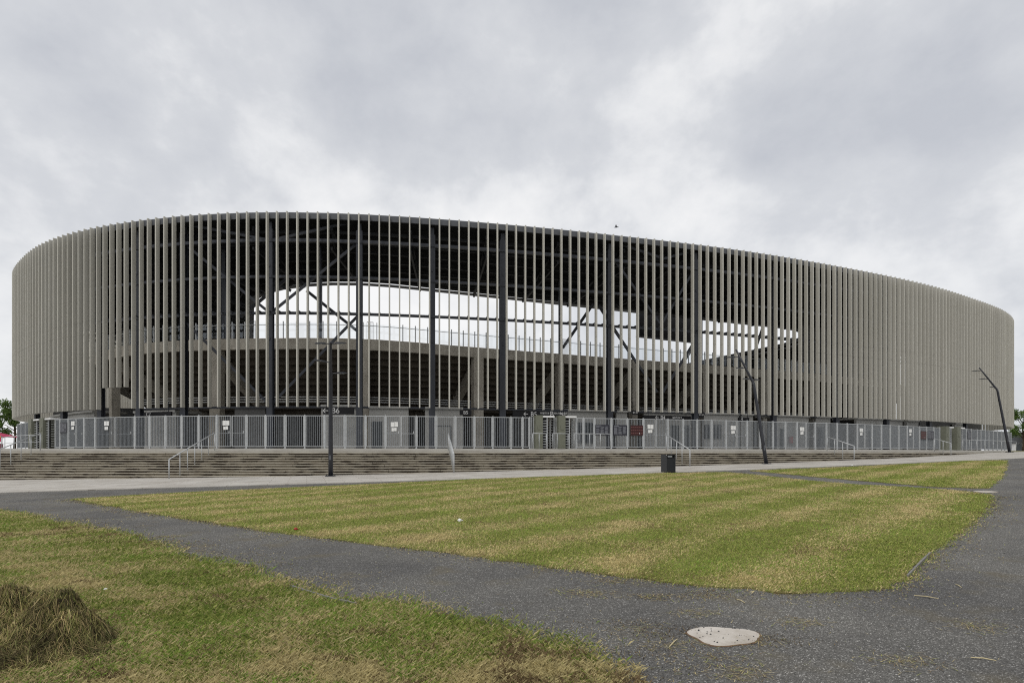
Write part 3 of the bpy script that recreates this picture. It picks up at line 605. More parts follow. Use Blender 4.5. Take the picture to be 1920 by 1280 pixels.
def run(posts):
    for xp in posts:
        p, t = FEN.at(FEN.u_px(xp)); link(bpy.data.objects.new('fence_post', pmesh), fence, (p[0], p[1], Z_POD), math.atan2(t[1], t[0]))
    for a, b in zip(posts[:-1], posts[1:]):
        A, B = fen(a), fen(b); far = not (250 < (a+b)/2 < 1300)
        if a in GATES:
            m = (A+B)/2; LEAF[a] = panel(A, m+(B-A).normalized()*.03, 'gate_leaf', far); panel(m-(B-A).normalized()*.03, B, 'gate_leaf', far)
        else: panel(A, B, 'fence_panel', far)
for q in (POSTS_L, POSTS_A, POSTS_B, POSTS_C): run(q)
tag(far_bars.build('bars', M['galv_dark'], fence), kind='stuff')
# paper notices on the gates
where = ['gate nearest the left turnstiles', 'wide gate by the left concrete pillar', 'gate in front of the left stair rail', 'dark gate left of the middle stair rail', 'gate right of the maroon icon board', 'gate left of the leaning lamp post', 'gate right of the leaning lamp post', 'gate above the fourth stair rail', 'narrow gate next to the right notice boards']
for (xp, yp), wh in zip([(138, 797), (201, 797), (424.5, 796), (739.5, 799), (1219, 803), (1374, 805), (1503, 807), (1614, 809), (1706, 810)], where):
    p = fen(xp); _, t = FEN.at(FEN.u_px(xp)); z = elev(yp, p.y); mb = MB()
    for dx_, dz_ in ((-.115, .12), (.115, .12), (-.10, -.20), (.06, -.19)):
        wd_, h_ = (.215, .30) if dz_ > 0 else (.15, .21)
        mb.box((dx_, -.05, dz_+random.uniform(-.01, .01)), (wd_, .004, h_), 0)
    o = bpy.data.objects.new('paper_notice', mb.mesh('paper_notice', M['paper'])); link(o, None, (p.x, p.y, z), math.atan2(t[1], t[0]))
    tag(o, 'white paper notice sheets taped on the '+wh, 'notice', 'paper notices on the fence gates')
# printed boards on the fence
def board(x0, x1, y0, y1, kind, label):
    a, b = fen(x0), fen(x1); c = (a+b)/2; d = b-a; rz = math.atan2(d.y, d.x); wd = d.xy.length; z0, z1 = elev(y1, c.y), elev(y0, c.y); h = z1-z0
    e_ = empty('notice_board', (c.x, c.y, z0), label, 'notice board', 'printed boards on the fence', rz)
    def ch(nm, mb, m):
        o = bpy.data.objects.new(nm, mb.mesh(nm, m)); COL.objects.link(o); o.parent = e_; return o
    mb = MB(); mb.box((0, -.06, h/2), (wd, .015, h)); ch('plate', mb, M['boardblack' if kind == 'text' else 'boardred'])
    mb = MB()
    if kind == 'text':
        mb.box((-wd*.28, -.07, h*.91), (wd*.36, .004, h*.035))
        for cx in (-.32, 0, .32):
            for k in range(16):
                if random.random() < .9: l = random.uniform(.18, .27); mb.box((cx*wd-(.27-l)*wd/2, -.07, h*(.83-k*.046)), (l*wd, .004, h*.016))
        ch('print', mb, M['boardtext'])
    else:
        for i in range(6):
            for j in range(3):
                if (i, j) == (4, 0): continue
                cx, cz = wd*(-.40+i*.16), h*(.22+j*.29)
                mb.add([(cx+wd*.05*math.cos(a*.7854), -.07, cz+wd*.05*math.sin(a*.7854)) for a in range(8)], [tuple(range(8))]); mb.box((cx, -.071, cz+random.uniform(-.01, .01)), (wd*.075, .003, h*.03))
        ch('print', mb, mat('pale_red_print', (.17, .075, .07), .7)); mb = MB(); mb.box((wd*.22, -.071, h*.2), (wd*.05, .004, h*.1)); ch('logo', mb, M['ink'])
board(1116, 1141.5, 796, 815.5, 'text', 'dark notice board of small print right of the middle turnstiles')
board(1149.5, 1175, 796.5, 816, 'text', 'dark notice board of small print left of the maroon board')
board(1181.5, 1205, 797, 816, 'icon', 'maroon board of round icons on the fence')
board(114, 127, 792, 811.5, 'text', 'dark notice board next to the left turnstiles')
board(1725.5, 1735.5, 808, 823, 'icon', 'maroon icon board on the fence left of the right turnstiles')
board(1738.5, 1749.5, 808, 823, 'text', 'dark notice board nearest the right turnstiles')
board(1812.5, 1820, 808, 823, 'text', 'dark notice board right of the right turnstiles')

# ------------------------------------------------------------------ turnstiles
def turnstile(xp0, xp1, label, flip=False):
    a, b = fen(xp0), fen(xp1); d = b-a; rz = math.atan2(d.y, d.x); wd = d.xy.length; o = empty('turnstile', a, label, 'turnstile', 'full-height turnstiles in the fence', rz)
    def ch(nm, mb, m):
        q = bpy.data.objects.new(nm, mb.mesh(nm, m)); COL.objects.link(q); q.parent = o; return q
    mb = MB(); mb.box((wd*.31, 0, 1.10), (wd*.31, .8, 2.20)); mb.box((wd*.31, -.41, 1.38), (wd*.14, .03, .25)); ch('cabinet', mb, M['olive'])
    for fx in (.035, .125): mb = MB(); mb.box((wd*fx, .1, 1.05), (.06, .08, 2.1)); ch('post', mb, M['galv'])
    mb = MB(); mb.box((wd*.73, -.05, 2.12), (wd*.52, .5, .11)); ch('header', mb, M['white'])
    cx = wd*.88; rot = MB(); rot.tube([(cx, .2, .05), (cx, .2, 2.05)], .05, 8)
    for k in range(11):
        z = .20+k*.172
        for q in range(3):
            an = q*2.0944+.5; rot.tube([(cx, .2, z), (cx+math.cos(an)*wd*.19, .2+math.sin(an)*wd*.19, z)], .021, 5)
    ch('rotor', rot, M['galv'])
    mb = MB()
    for k in range(11): z = .12+k*.172; mb.tube([(wd*.475, -.2, z), (wd*.66, -.2, z)], .026, 5)
    mb.box((wd*.68, -.2, 1.03), (.06, .06, 2.06)); ch('comb', mb, M['galv'])
    mb = MB(); mb.box((wd*.575, -.08, 1.03), (wd*.18, .03, 2.0)); ch('comb_backing', mb, M['black']); mb = MB(); mb.box((wd*.86, .62, 1.05), (wd*.30, .03, 2.0)); ch('back_screen', mb, M['concrete_dark'])
turnstile(995, 1038, 'left full-height turnstile of the middle pair under the B sign')
turnstile(1038, 1079, 'right full-height turnstile of the middle pair under the B sign')
turnstile(62, 82, 'leftmost turnstile at the far left end of the fence'); turnstile(83, 104, 'turnstile beside the leftmost one, left of the dark board')
turnstile(1762, 1782, 'left turnstile of the pair at the right end of the fence'); turnstile(1783, 1803, 'rightmost turnstile at the right end of the fence')

# ------------------------------------------------------------------ railings
def queue_rail(xs_, ins, label, h=.98, tail=True, mid=False):
    P = []
    for xp in xs_:
        u = FEN.u_px(xp); p, t = FEN.off(u, -ins); P.append(Vector((p[0], p[1], Z_POD)))
    o = empty('queue_railing', P[0], label, 'railing', 'queue railings in front of the turnstiles')
    Zt = Vector((0, 0, h))
    MB().tube([p+Zt for p in P], .024, 8).build('top_rail', M['galv'], o, True)
    if mid: MB().tube([p+Zt*.5 for p in P], .016, 6).build('middle_rail', M['galv'], o, True)
    for p in P: MB().tube([p, p+Zt], .022, 8).build('post', M['galv'], o, True)
queue_rail([993, 1005, 1018], .9, 'short queue railing in front of the left middle turnstile')
queue_rail([1030, 1039, 1058], .9, 'short queue railing between the middle turnstiles')
queue_rail([1069, 1078, 1097, 1117, 1135], .9, 'queue railing right of the middle turnstiles below the dark boards')
queue_rail([24, 36, 55, 68, 84, 105], .9, 'queue railing in front of the left turnstiles', mid=True)
queue_rail([1787, 1799, 1812, 1828, 1844, 1860, 1874, 1888], .8, 'long queue railing at the right end behind the leaning lamp')
def stair_rail(xp_bot, label):
    # find the top of this rail: the foot of the flight that this column meets
    best = None
    for u in np.arange(EDGE.u_px(-150), EDGE.u_px(1900), .05):
        p, t = EDGE.at(u); n = np.array([t[1], -t[0]])
        k = max(1, math.ceil((Z_EDGE-ground(*(p+n*2)))/RISE)); k = max(1, math.ceil((Z_EDGE-ground(*(p+n*(k*TREAD))))/RISE))
        q = p+n*(k*TREAD+.10); e_ = abs(960+F*q[0]/q[1]-xp_bot)
        if best is None or e_ < best[0]: best = (e_, p, n, k, q)
    _, p, n, k, q = best; zb = ground(*q)+.035
    o = empty('stair_handrail', (q[0], q[1], zb), label, 'handrail', 'galvanised handrails down the steps')
    T = Vector((p[0]-n[0]*.12, p[1]-n[1]*.12, Z_EDGE+1.06)); Bq = Vector((q[0], q[1], zb+1.02))
    MB().tube([Bq, T], .03, 8).build('rail', M['galv'], o, True)
    MB().tube([(q[0], q[1], zb), Bq], .03, 8).build('post', M['galv'], o, True); MB().tube([(T.x, T.y, Z_EDGE), T], .03, 8).build('post', M['galv'], o, True)
    j = 2
    while j < k:
        f_ = j*TREAD-.15; a = p+n*f_; zz = Z_EDGE-RISE*j; s = (f_+.12)/(k*TREAD+.22); tp = T.lerp(Bq, s)
        MB().tube([(a[0], a[1], zz), (a[0], a[1], tp.z)], .024, 8).build('post', M['galv'], o, True); j += 2
    return o
for xp, lb in ((-62, 'stair handrail cut by the left picture edge'), (317, 'tall stair handrail left of the straight lamp post'), (851, 'stair handrail seen almost end-on in the middle of the steps'), (1294, 'stair handrail behind the black litter bin'), (1601, 'short stair handrail right of the leaning lamp post'), (1783, 'shortest stair handrail in front of the right turnstiles')):
    stair_rail(xp, lb)

# ------------------------------------------------------------------ lamp posts
def lamp(base, bend, tip, label, arms):
    b, k, t = Vector(base), Vector(bend), Vector(tip); o = empty('street_lamp', b, label, 'street lamp', 'dark bent lamp posts by the steps')
    MB().tube([b, b.lerp(k, .33), b.lerp(k, .66), k-(k-b).normalized()*.05, k+(t-k).normalized()*.08], [.125, .115, .10, .09, .085], 10).build('pole', M['lamp'], o, True)
    MB().tube([k-(k-b).normalized()*.1, k, k.lerp(t, .5), t], [.088, .088, .07, .055], 10).build('upper_pole', M['lamp'], o, True)
    bp = MB(); bp.box((b.x, b.y, b.z+.02), (.46, .46, .04))
    for sx in (-.17, .17):
        for sy in (-.17, .17): bp.tube([(b.x+sx, b.y+sy, b.z+.03), (b.x+sx, b.y+sy, b.z+.11)], .022, 6)
    bp.build('base_plate', M['lamp'], o)
    MB().box(tuple(b.lerp(k, .2)+Vector((0, -.11, 0))), (.1, .03, .35)).build('access_hatch', M['steel_mid'], o)
    for f_, dv, side in arms:
        p = k.lerp(t, f_); dv = Vector(dv).normalized(); mb = MB(); q = p+dv*.30; mb.tube([p, q], .028, 6)
        e_ = q+dv*.52; ar = mb.build('lamp_arm', M['lamp'], o)
        u = dv.cross(Vector((0, 0, 1))).normalized(); h = MB()
        V = []
        for c_, w_, hh in ((q-dv*.02, .05, .05), (q+dv*.12, .12, .055), (q+dv*.42, .11, .03), (e_, .05, .012)):
            V += [c_+u*w_+Vector((0, 0, hh)), c_-u*w_+Vector((0, 0, hh)), c_-u*w_-Vector((0, 0, .018)), c_+u*w_-Vector((0, 0, .018))]
        fs = [(0, 1, 2, 3), (15, 14, 13, 12)]
        for i in range(3):
            for j in range(4): fs.append((i*4+j, i*4+4+j, i*4+4+(j+1) % 4, i*4+(j+1) % 4))
        h.add(V, fs); hd = h.build('lamp_head', M['lamp'], o); le = MB(); c_ = q+dv*.27-Vector((0, 0, .024)); le.box(tuple(c_), (.26, .13, .008), math.atan2(dv.y, dv.x)); le.build('lens', M['lampglass'], o)
    return o
def lamp_px(bx, by, kx, ky, tx, ty, label, arms, dd=(0, 0), d0=None):
    x, y = px(bx, by); d0 = d0 or y; x = (bx-960)/F*d0; b = Vector((x, d0, ground(x, d0)+.03)); k = sight(kx, ky, d0+dd[0]); t = sight(tx, ty, d0+dd[1]); return lamp(b, k, t, label, arms)
lamp_px(620, 894, 620, 703, 620, 641, 'tall straight dark lamp post standing before the steps', [(.95, (1, -.25, 0), 1), (.95, (-1, .2, .05), 1), (.40, (-1, -.1, .12), 1), (.05, (1, .1, .05), 1)], (-.9, -3.0), 32.4)
lamp_px(1437, 870, 1413, 719, 1380, 655, 'leaning dark lamp post right of the litter bin', [(.78, (-1, .3, 0), 1), (.45, (-.9, -.45, -.03), 1), (.12, (-1, -.6, .02), 1), (.12, (.8, .6, .02), 1)], (0, 0), 39.6)
lamp_px(1893, 848, 1870, 731, 1836, 689, 'leaning dark lamp post near the right picture edge', [(.86, (-1, .2, 0), 1), (.5, (-1, .1, -.02), 1), (.12, (-.9, -.4, 0), 1)], (0, 0), 57.5)

# ------------------------------------------------------------------ litter bin
def litter_bin():
    x, y = px(1253, 886); z = ground(x, y)+.022; o = empty('litter_bin', (x, y, z), 'black metal litter bin beside the pavement edge', 'litter bin', None, R(20))
    def ch(nm, mb, m, parent=o):
        q = bpy.data.objects.new(nm, mb.mesh(nm, m)); COL.objects.link(q); q.parent = parent; return q
    w_, d_, h_ = .56, .46, .92
    mb = MB()
    mb.box((-w_/2+.02, 0, h_/2), (.04, d_, h_)); mb.box((w_/2-.02, 0, h_/2), (.04, d_, h_)); mb.box((0, d_/2-.02, h_/2), (w_-.081, .04, h_-.01)); ch('shell', mb, M['bin_side'])
    mb = MB(); mb.box((0, 0, h_-.02), (w_-.081, d_-.01, .035)); ch('lid', mb, M['bin'])
    mb = MB(); mb.box((0, -d_/2+.04, (h_-.2)/2+.02), (w_-.085, .03, h_-.22)); mb.box((w_*.36, -d_/2+.02, .5), (.02, .02, .08)); ch('door', mb, M['bin'])
    mb = MB(); mb.box((0, -.02, h_-.13), (w_-.09, .3, .02)); ch('inner_shelf', mb, M['bin'])
    mb = MB(); mb.box((-.03, -d_/2+.06, h_-.105), (.26, .05, .07)); mb.box((-.03, -d_/2+.03, h_-.10), (.24, .012, .012)); ch('ashtray', mb, M['galv'])
    mb = MB(); mb.box((-w_/2+.015, -d_/2-.006, h_-.025), (.03, .012, .03)); ch('corner_cap', mb, M['white'])
litter_bin()

# ------------------------------------------------------------------ manhole covers and small things on the path
def cover(xp, yp, rad, label, wob):
    x, y = px(xp, yp); z = ground(x, y); n = 40; mb = MB(); o = empty('manhole_cover', (x, y, z), label, 'manhole cover', 'pale concrete covers in the path')
    P = []
    for i in range(n):
        a = 2*math.pi*i/n; r_ = rad*(1+wob*(.07*math.sin(3*a+1)+.05*math.sin(5*a)-.10*max(0, math.cos(a+math.pi/2-.25))**8-.13*max(0, math.cos(a-math.pi/2+.1))**10)); P.append((x+r_*math.cos(a), y+r_*.93*math.sin(a)))
    def zz(p, d): return (p[0], p[1], GB*p[0]+GC*p[1]+d)
    C = np.array([x, y]); Q = [tuple(C+(np.array(p)-C)*.94) for p in P]
    mb.v = [zz(p, .0) for p in P]+[zz(p, .010) for p in P]+[zz(p, .016) for p in Q]; mb.f = [(i, (i+1) % n, n+(i+1) % n, n+i) for i in range(n)]+[(n+i, n+(i+1) % n, 2*n+(i+1) % n, 2*n+i) for i in range(n)]+[tuple(range(2*n, 3*n))]
    mb.build('slab', mat('pale_cover_concrete', (.56, .52, .47), .9, noise=5, col2=(.40, .36, .31), bump=.2), o)
    rim = MB()
    for i in range(n):
        a, b = P[i], P[(i+1) % n]; r2 = lambda p, f_: tuple(C+(np.array(p)-C)*f_); k_ = len(rim.v); rim.v += [zz(r2(a, .985), .0125), zz(r2(b, .985), .0125), zz(r2(b, 1.035+.02*math.sin(i*2.3)), .007), zz(r2(a, 1.035+.02*math.sin(i*2.3-2.3)), .007)]; rim.f.append((k_+3, k_+2, k_+1, k_))
    rim.build('rim', mat('rusty_soil_rim', (.16, .10, .06), .95, noise=12), o)
    if wob > .5:
        peb = MB()
        for _ in range(28):
            a, r_ = random.random()*6.283, rad*.9*math.sqrt(random.random()); s = random.uniform(.004, .010); q = (x+r_*math.cos(a), y+.9*r_*math.sin(a)); zb = GB*q[0]+GC*q[1]+.016
            peb.add([(q[0]-s, q[1], zb), (q[0], q[1]-s, zb), (q[0]+s, q[1], zb), (q[0], q[1]+s, zb), (q[0], q[1], zb+s)], [(0, 1, 4), (1, 2, 4), (2, 3, 4), (3, 0, 4)])
        tag(peb.build('pebbles', M['bin'], o), kind='stuff')
cover(1357, 1193, .288, 'large pale concrete manhole cover in the near path', 1.0)
cover(1848, 922, .30, 'small far manhole cover where the right paths meet', .3)

def vnoise(x, y, s, seed):
    r_ = np.random.default_rng(seed).random((256, 256)); x = x/s+500; y = y/s+500; i = np.floor(x).astype(int); j = np.floor(y).astype(int); fx, fy = x-i, y-j; fx = fx*fx*(3-2*fx); fy = fy*fy*(3-2*fy)
    g_ = lambda a, b: r_[a % 256, b % 256]
    return (g_(i, j)*(1-fx)+g_(i+1, j)*fx)*(1-fy)+(g_(i, j+1)*(1-fx)+g_(i+1, j+1)*fx)*fy
def fbm(x, y, s, seed): return .5*vnoise(x, y, s, seed)+.27*vnoise(x, y, s*.47, seed+1)+.15*vnoise(x, y, s*.21, seed+2)+.08*vnoise(x, y, s*.1, seed+3)
def inside(poly, x, y):
    c = np.zeros(len(x), bool); n = len(poly)
    for i in range(n):
        x0, y0 = poly[i]; x1, y1 = poly[(i+1) % n]
        if y0 == y1: continue
        k = ((y0 > y) != (y1 > y)) & (x < (x1-x0)*(y-y0)/(y1-y0)+x0); c ^= k
    return c
def blades(P, Z, hgt, wid, lean, yaw, col, bend=.35):
    # a blade is two triangles: a broad lower half and a tapering, bent upper half
    n = len(P); dx_, dy_ = np.cos(yaw), np.sin(yaw); sx, sy = -dy_*wid/2, dx_*wid/2
    m = np.c_[P[:, 0]+dx_*lean*hgt*.45, P[:, 1]+dy_*lean*hgt*.45, Z+hgt*.62]; t = np.c_[P[:, 0]+dx_*lean*hgt*(1+bend), P[:, 1]+dy_*lean*hgt*(1+bend), Z+hgt]
    V = np.empty((n, 4, 3)); V[:, 0] = np.c_[P[:, 0]-sx, P[:, 1]-sy, Z-.004]; V[:, 1] = np.c_[P[:, 0]+sx, P[:, 1]+sy, Z-.004]; V[:, 2] = m+np.c_[sx*.8, sy*.8, 0*sx]; V[:, 3] = t
    T = (np.arange(n)*4)[:, None, None]+np.array([[0, 1, 2], [0, 2, 3]])[None]
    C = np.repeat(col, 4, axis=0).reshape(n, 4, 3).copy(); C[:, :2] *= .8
    return V.reshape(-1, 3), T.reshape(-1, 3), C.reshape(-1, 3)
GREEN = np.array([.205, .275, .055]); LIME = np.array([.375, .400, .110]); STRAW = np.array([.63, .525, .265]); BROWN = np.array([.26, .185, .098]); DEEP = np.array([.075, .115, .022])
def lawn(name, poly, label, dens, h0, h1, messy, seed, stripes, d0=5.0, pw=1.45, jit=.05, tone=1.12):
    r_ = np.random.default_rng(seed); A = np.array(poly); x0, y0 = A.min(0)-.1; x1, y1 = A.max(0)+.1
    x0 = max(x0, -22); y0 = max(y0, 2.6); X = []; Y = []
    yb = np.geomspace(max(y0, 2.6), y1, 16)
    for a, b in zip(yb[:-1], yb[1:]):
        xl, xr = max(x0, -.92*b-1), min(x1, .92*b+1)
        if xr <= xl: continue
        dd = dens*min(1, (d0/((a+b)/2))**pw); n = int((b-a)*(xr-xl)*dd); X.append(r_.uniform(xl, xr, n)); Y.append(r_.uniform(a, b, n))
    X = np.concatenate(X); Y = np.concatenate(Y); D = np.hypot(X, Y)
    ragged = .06+.10*vnoise(X, Y, .25, seed+40)
    k = inside(poly, X+r_.normal(0, jit, len(X))*ragged/.1, Y+r_.normal(0, jit, len(X))*ragged/.1); X, Y, D = X[k], Y[k], D[k]
    n1_ = fbm(X, Y, 1.3, seed); n2_ = fbm(X, Y, .45, seed+9); n3_ = fbm(X, Y, 3.5, seed+20); rr = r_.random(len(X))
    dry = np.clip((n1_-.50)*2.6+(n2_-.5)*1.6+.34, 0, 1)
    if not stripes: dry = np.clip(dry+.08+.35*np.clip(5.6-Y, 0, 1.5)*(n3_*1.2), 0, 1)
    if stripes:
        v = (-.731*X+.682*Y)+.45*(fbm(X, Y, 2.5, seed+5)-.5); st = .5+.5*np.sin(v*2*math.pi/1.85-1.72); st = st**1.2
        dry = np.clip(dry*.56+.68*st-.14+(n3_-.5)*.9, 0, 1)
    pick = r_.random(len(X)); col = np.where((pick < dry)[:, None], STRAW, np.where((rr < .45)[:, None], GREEN, LIME))
    br = np.clip((fbm(X, Y, .9, seed+31)-.56+(0 if stripes else .05*np.clip(5.4-Y, 0, 1)))*2.6*messy+(fbm(X, Y, .22, seed+33)-.62)*2.2*messy, 0, .85); col = np.where((r_.random(len(X)) < br)[:, None], BROWN, col)
    lush = fbm(X, Y, .8, seed+51) > .60; col = np.where((lush & (rr < .5) & (pick > .35))[:, None], GREEN*1.25+np.array([0, .03, 0]), col)
    col = col*r_.uniform(.66, 1.22, (len(X), 1))*tone; wf = np.clip(D/5.5, .9, 4.5)
    h = r_.uniform(h0, h1, len(X))*(.7+.6*n2_); flat = r_.random(len(X)) < .32*messy+.12
    lean = np.where(flat, r_.uniform(1.2, 2.4, len(X)), r_.uniform(.2, 1.1, len(X))); h = np.where(flat, h*.45, h)
    Z = GB*X+GC*Y+.022
    V, T, C = blades(np.c_[X, Y], Z, h, .0034*wf*r_.uniform(.7, 1.3, len(X)), lean, r_.uniform(0, 6.283, len(X)), col)
    o = bpy.data.objects.new(name, raw_mesh(name, V, T, M['blade'], C)); link(o); tag(o, label, 'grass', kind='stuff'); return len(X)
NBL = [lawn('grass', LAWN[0], 'striped mown lawn between the paths', 7600, .015, .034, .7, 11, True, jit=.09),
       lawn('grass', LAWN[1], 'small mown lawn at the right by the pavement', 7600, .018, .040, .4, 23, True),
       lawn('grass', LAWN[2], 'rough cut grass in the left foreground', 13000, .022, .055, 1.0, 37, False, jit=.16, tone=np.array([.90, .92, .92]))]
# ------------------------------------------------------------------ heap of cut grass
def heap():
    cx, cy = -3.98, 5.05; zg = ground(cx, cy)+.02; o = empty('grass_heap', (cx, cy, zg), 'heap of raked cut grass in the left foreground', 'grass heap'); r_ = np.random.default_rng(5)
    lumps = ((-.95, .10, .40, .50, .45), (-.35, .14, .41, .46, .42), (.12, .10, .41, .34, .40), (.37, -.02, .31, .26, .34), (-.35, -.45, .22, .5, .3), (.22, -.40, .13, .42, .28), (.66, -.2, .08, .36, .3))
    def hz(x, y):
        q = np.zeros_like(x)
        for lx, ly, lh, sx_, sy_ in lumps: q = q+(lh*np.exp(-(((x-lx)/sx_)**2+((y-ly)/sy_)**2)*1.25))**3
        b = np.clip(q**(1/3)-.045, 0, None); n_ = .55*vnoise(x+20, y+20, .20, 91)+.30*vnoise(x+20, y+20, .09, 92)+.15*vnoise(x+20, y+20, .045, 93)
        return b*(.60+1.05*n_)
    n = 44; mb = MB(); xs_ = np.linspace(-1.5, 1.25, n); gx, gy = np.meshgrid(xs_, np.linspace(-1.0, 1.0, n)); hh = hz(gx, gy)
    mb.v = [(cx+a, cy+b, zg-.03+max(c-.03, 0)) for a, b, c in zip(gx.ravel(), gy.ravel(), hh.ravel())]; mb.f = [(j*n+i, j*n+i+1, (j+1)*n+i+1, (j+1)*n+i) for j in range(n-1) for i in range(n-1)]
    mb.build('core', mat('shaded_heap_core', (.07, .058, .03), 1.0, noise=14, col2=(.025, .022, .012), bump=.8), o, True)  # near-black core colour paints the shade in gaps between strands
    N_ = 60000; x = r_.uniform(-1.5, 1.45, N_); y = r_.uniform(-1.15, 1.0, N_); k = (hz(x, y) > .015) | (r_.random(N_) < .55*np.exp(-((x/1.15)**4+((y+.15)/.95)**4))); x, y = x[k], y[k]; m = len(x)
    z = hz(x, y); e_ = .03; gx_ = (hz(x+e_, y)-hz(x-e_, y))/(2*e_); gy_ = (hz(x, y+e_)-hz(x, y-e_))/(2*e_)
    # strands lie on the slope, mostly combed downhill
    gl = np.hypot(gx_, gy_)+1e-5; yaw = np.arctan2(-gy_, -gx_)+r_.normal(0, 1.35, m)+3.4*(vnoise(x+9, y+4, .16, 55)-.5); yaw = np.where(gl < .15, r_.uniform(0, 6.283, m), yaw)
    ln = np.where(r_.random(m) < .18, r_.uniform(.12, .22, m), r_.uniform(.03, .11, m)); dx_, dy_ = np.cos(yaw), np.sin(yaw); wd = r_.uniform(.002, .006, m); lift = r_.uniform(0, .022, m)+.035*(r_.random(m) < .05)
    def pt(f_, up): X_, Y_ = x+dx_*ln*f_, y+dy_*ln*f_; return np.c_[X_+cx, Y_+cy, zg+hz(X_, Y_)+up]
    P0, P1, P2 = pt(0, lift*.3), pt(.5, lift+.012), pt(1.0, lift*.5+r_.uniform(-.01, .03, m)); sd_ = np.c_[-dy_*wd/2, dx_*wd/2, np.zeros(m)]
    V = np.stack([P0-sd_, P0+sd_, P1+sd_, P1-sd_, P2], 1); T = (np.arange(m)*5)[:, None, None]+np.array([[0, 1, 2], [0, 2, 3], [3, 2, 4]])[None]
    pal = np.array([[.15, .155, .05], [.26, .225, .10], [.28, .22, .115], [.10, .075, .04], [.17, .18, .07], [.36, .30, .165]]); col = pal[r_.choice(6, m, p=[.22, .24, .18, .16, .12, .08])]*r_.uniform(.6, 1.2, (m, 1))*(.32+1.75*vnoise(x+3, y+3, .12, 66)**1.7)[:, None]*np.array([1.03, 1.0, .92])  # noise multiplier darkens clusters of strands, painting shaded gaps into their colour
    vm = raw_mesh('strands', (V.reshape(-1, 3)-np.array([cx, cy, zg])), T.reshape(-1, 3), M['hay'], np.repeat(col, 5, axis=0)); s = bpy.data.objects.new('strands', vm); link(s, o, (cx, cy, zg)); tag(s, kind='stuff')
    lf = MB()
    for (a, b, sz, q) in ((-.42, -.62, .07, .4), (-.30, -.70, .06, 1.2)):
        zz = zg+float(hz(np.array([a]), np.array([b]))[0])+.04; lf.add([(cx+a-sz, cy+b, zz), (cx+a, cy+b-sz*.6, zz+.02), (cx+a+sz, cy+b, zz+.03), (cx+a, cy+b+sz*.6, zz+.035)], [(0, 1, 2, 3)])
    lf.build('dry_leaf', mat('dry_leaf', (.36, .29, .17), .9), o)
heap()
# clippings and straw on the path
def scatter(name, n, fn, pal, label, ln, seed, wd=.006):
    r_ = np.random.default_rng(seed); x, y = fn(r_, n); m = len(x); yaw = r_.uniform(0, 6.283, m); L_ = r_.uniform(*ln, m); D = np.hypot(x, y); w_ = wd*np.clip(D/6, .8, 3); z = GB*x+GC*y+.010
    dx_, dy_ = np.cos(yaw)*L_/2, np.sin(yaw)*L_/2; sx, sy = -np.sin(yaw)*w_/2, np.cos(yaw)*w_/2; up = r_.uniform(.002, .012, m)
    V = np.stack([np.c_[x-dx_-sx, y-dy_-sy, z], np.c_[x-dx_+sx, y-dy_+sy, z], np.c_[x+dx_, y+dy_, z+up]], 1); T = np.arange(m*3).reshape(-1, 3); col = np.array(pal)[r_.integers(0, len(pal), m)]*r_.uniform(.7, 1.2, (m, 1))
    o = bpy.data.objects.new(name, raw_mesh(name, V.reshape(-1, 3), T, M['hay'], np.repeat(col, 3, axis=0))); link(o); tag(o, label, 'clippings', kind='stuff')
def along(poly, spread):
    A = [np.array(p) for p in poly]; seg = [np.hypot(*(A[(i+1) % len(A)]-A[i])) for i in range(len(A))]; pr = np.array(seg)/sum(seg)
    def fn(r_, n):
        i = r_.choice(len(A), n, p=pr); f_ = r_.random(n); P = np.array(A); Q = np.roll(P, -1, 0); p = P[i]*(1-f_)[:, None]+Q[i]*f_[:, None]; p += r_.normal(0, spread, p.shape)*(.2+vnoise(p[:, 0], p[:, 1], .6, 77)[:, None]**2*2.2); return p[:, 0], p[:, 1]
    return fn
PALS = [STRAW*1.0, STRAW*.8, BROWN, LIME*.9]
scatter('grass_clippings', 22000, along(LAWN0[0], .30), PALS, 'loose clippings along the striped lawn edge', (.02, .07), 3)
scatter('grass_clippings', 16000, along(LAWN0[2][2:21], .30), PALS, 'loose clippings along the rough grass edge', (.02, .08), 4)
def clumps(r_, n):
    cs = [px(*p) for p in ((1335, 1235), (1190, 1180), (1260, 1210), (1410, 1205), (1080, 1112), (1120, 1115), (1500, 1168), (1380, 1262), (1830, 1176), (320, 1006), (1240, 1120), (1330, 1118), (1150, 1090), (960, 1190), (1060, 1205), (1300, 1150), (1700, 1240), (550, 1088))]; i = r_.integers(0, len(cs), n); P = np.array(cs)[i]+r_.normal(0, 1, (n, 2))*np.array([.16, .10]); return P[:, 0], P[:, 1]
scatter('grass_clippings', 2600, clumps, [STRAW, STRAW*.7, BROWN, BROWN*.7, LIME], 'small tufts of dry clippings on the near path', (.02, .11), 6, .005)
SOILP = [BROWN*.45, BROWN*.3, BROWN*.7, np.array([.03, .028, .025])]
scatter('soil_crumbs', 9000, along(LAWN0[2][2:21], .26), SOILP, 'dark soil crumbs along the rough grass edge', (.008, .022), 14, .014)
scatter('soil_crumbs', 9000, along(LAWN0[0], .22), SOILP, 'dark soil crumbs along the striped lawn edge', (.008, .022), 15, .014)
def streaks(r_, n):
    cs = [px(*p) for p in ((1245, 1190), (1275, 1183), (1460, 1203), (1225, 1120), (1320, 1115), (1180, 1170), (1210, 1225), (1440, 1200))]; i = r_.integers(0, len(cs), n); P = np.array(cs)[i]+r_.normal(0, 1, (n, 2))*np.array([.20, .075]); return P[:, 0], P[:, 1]
scatter('soil_crumbs', 900, streaks, SOILP, 'dark streaks of soil around the near manhole cover', (.008, .03), 16, .010)
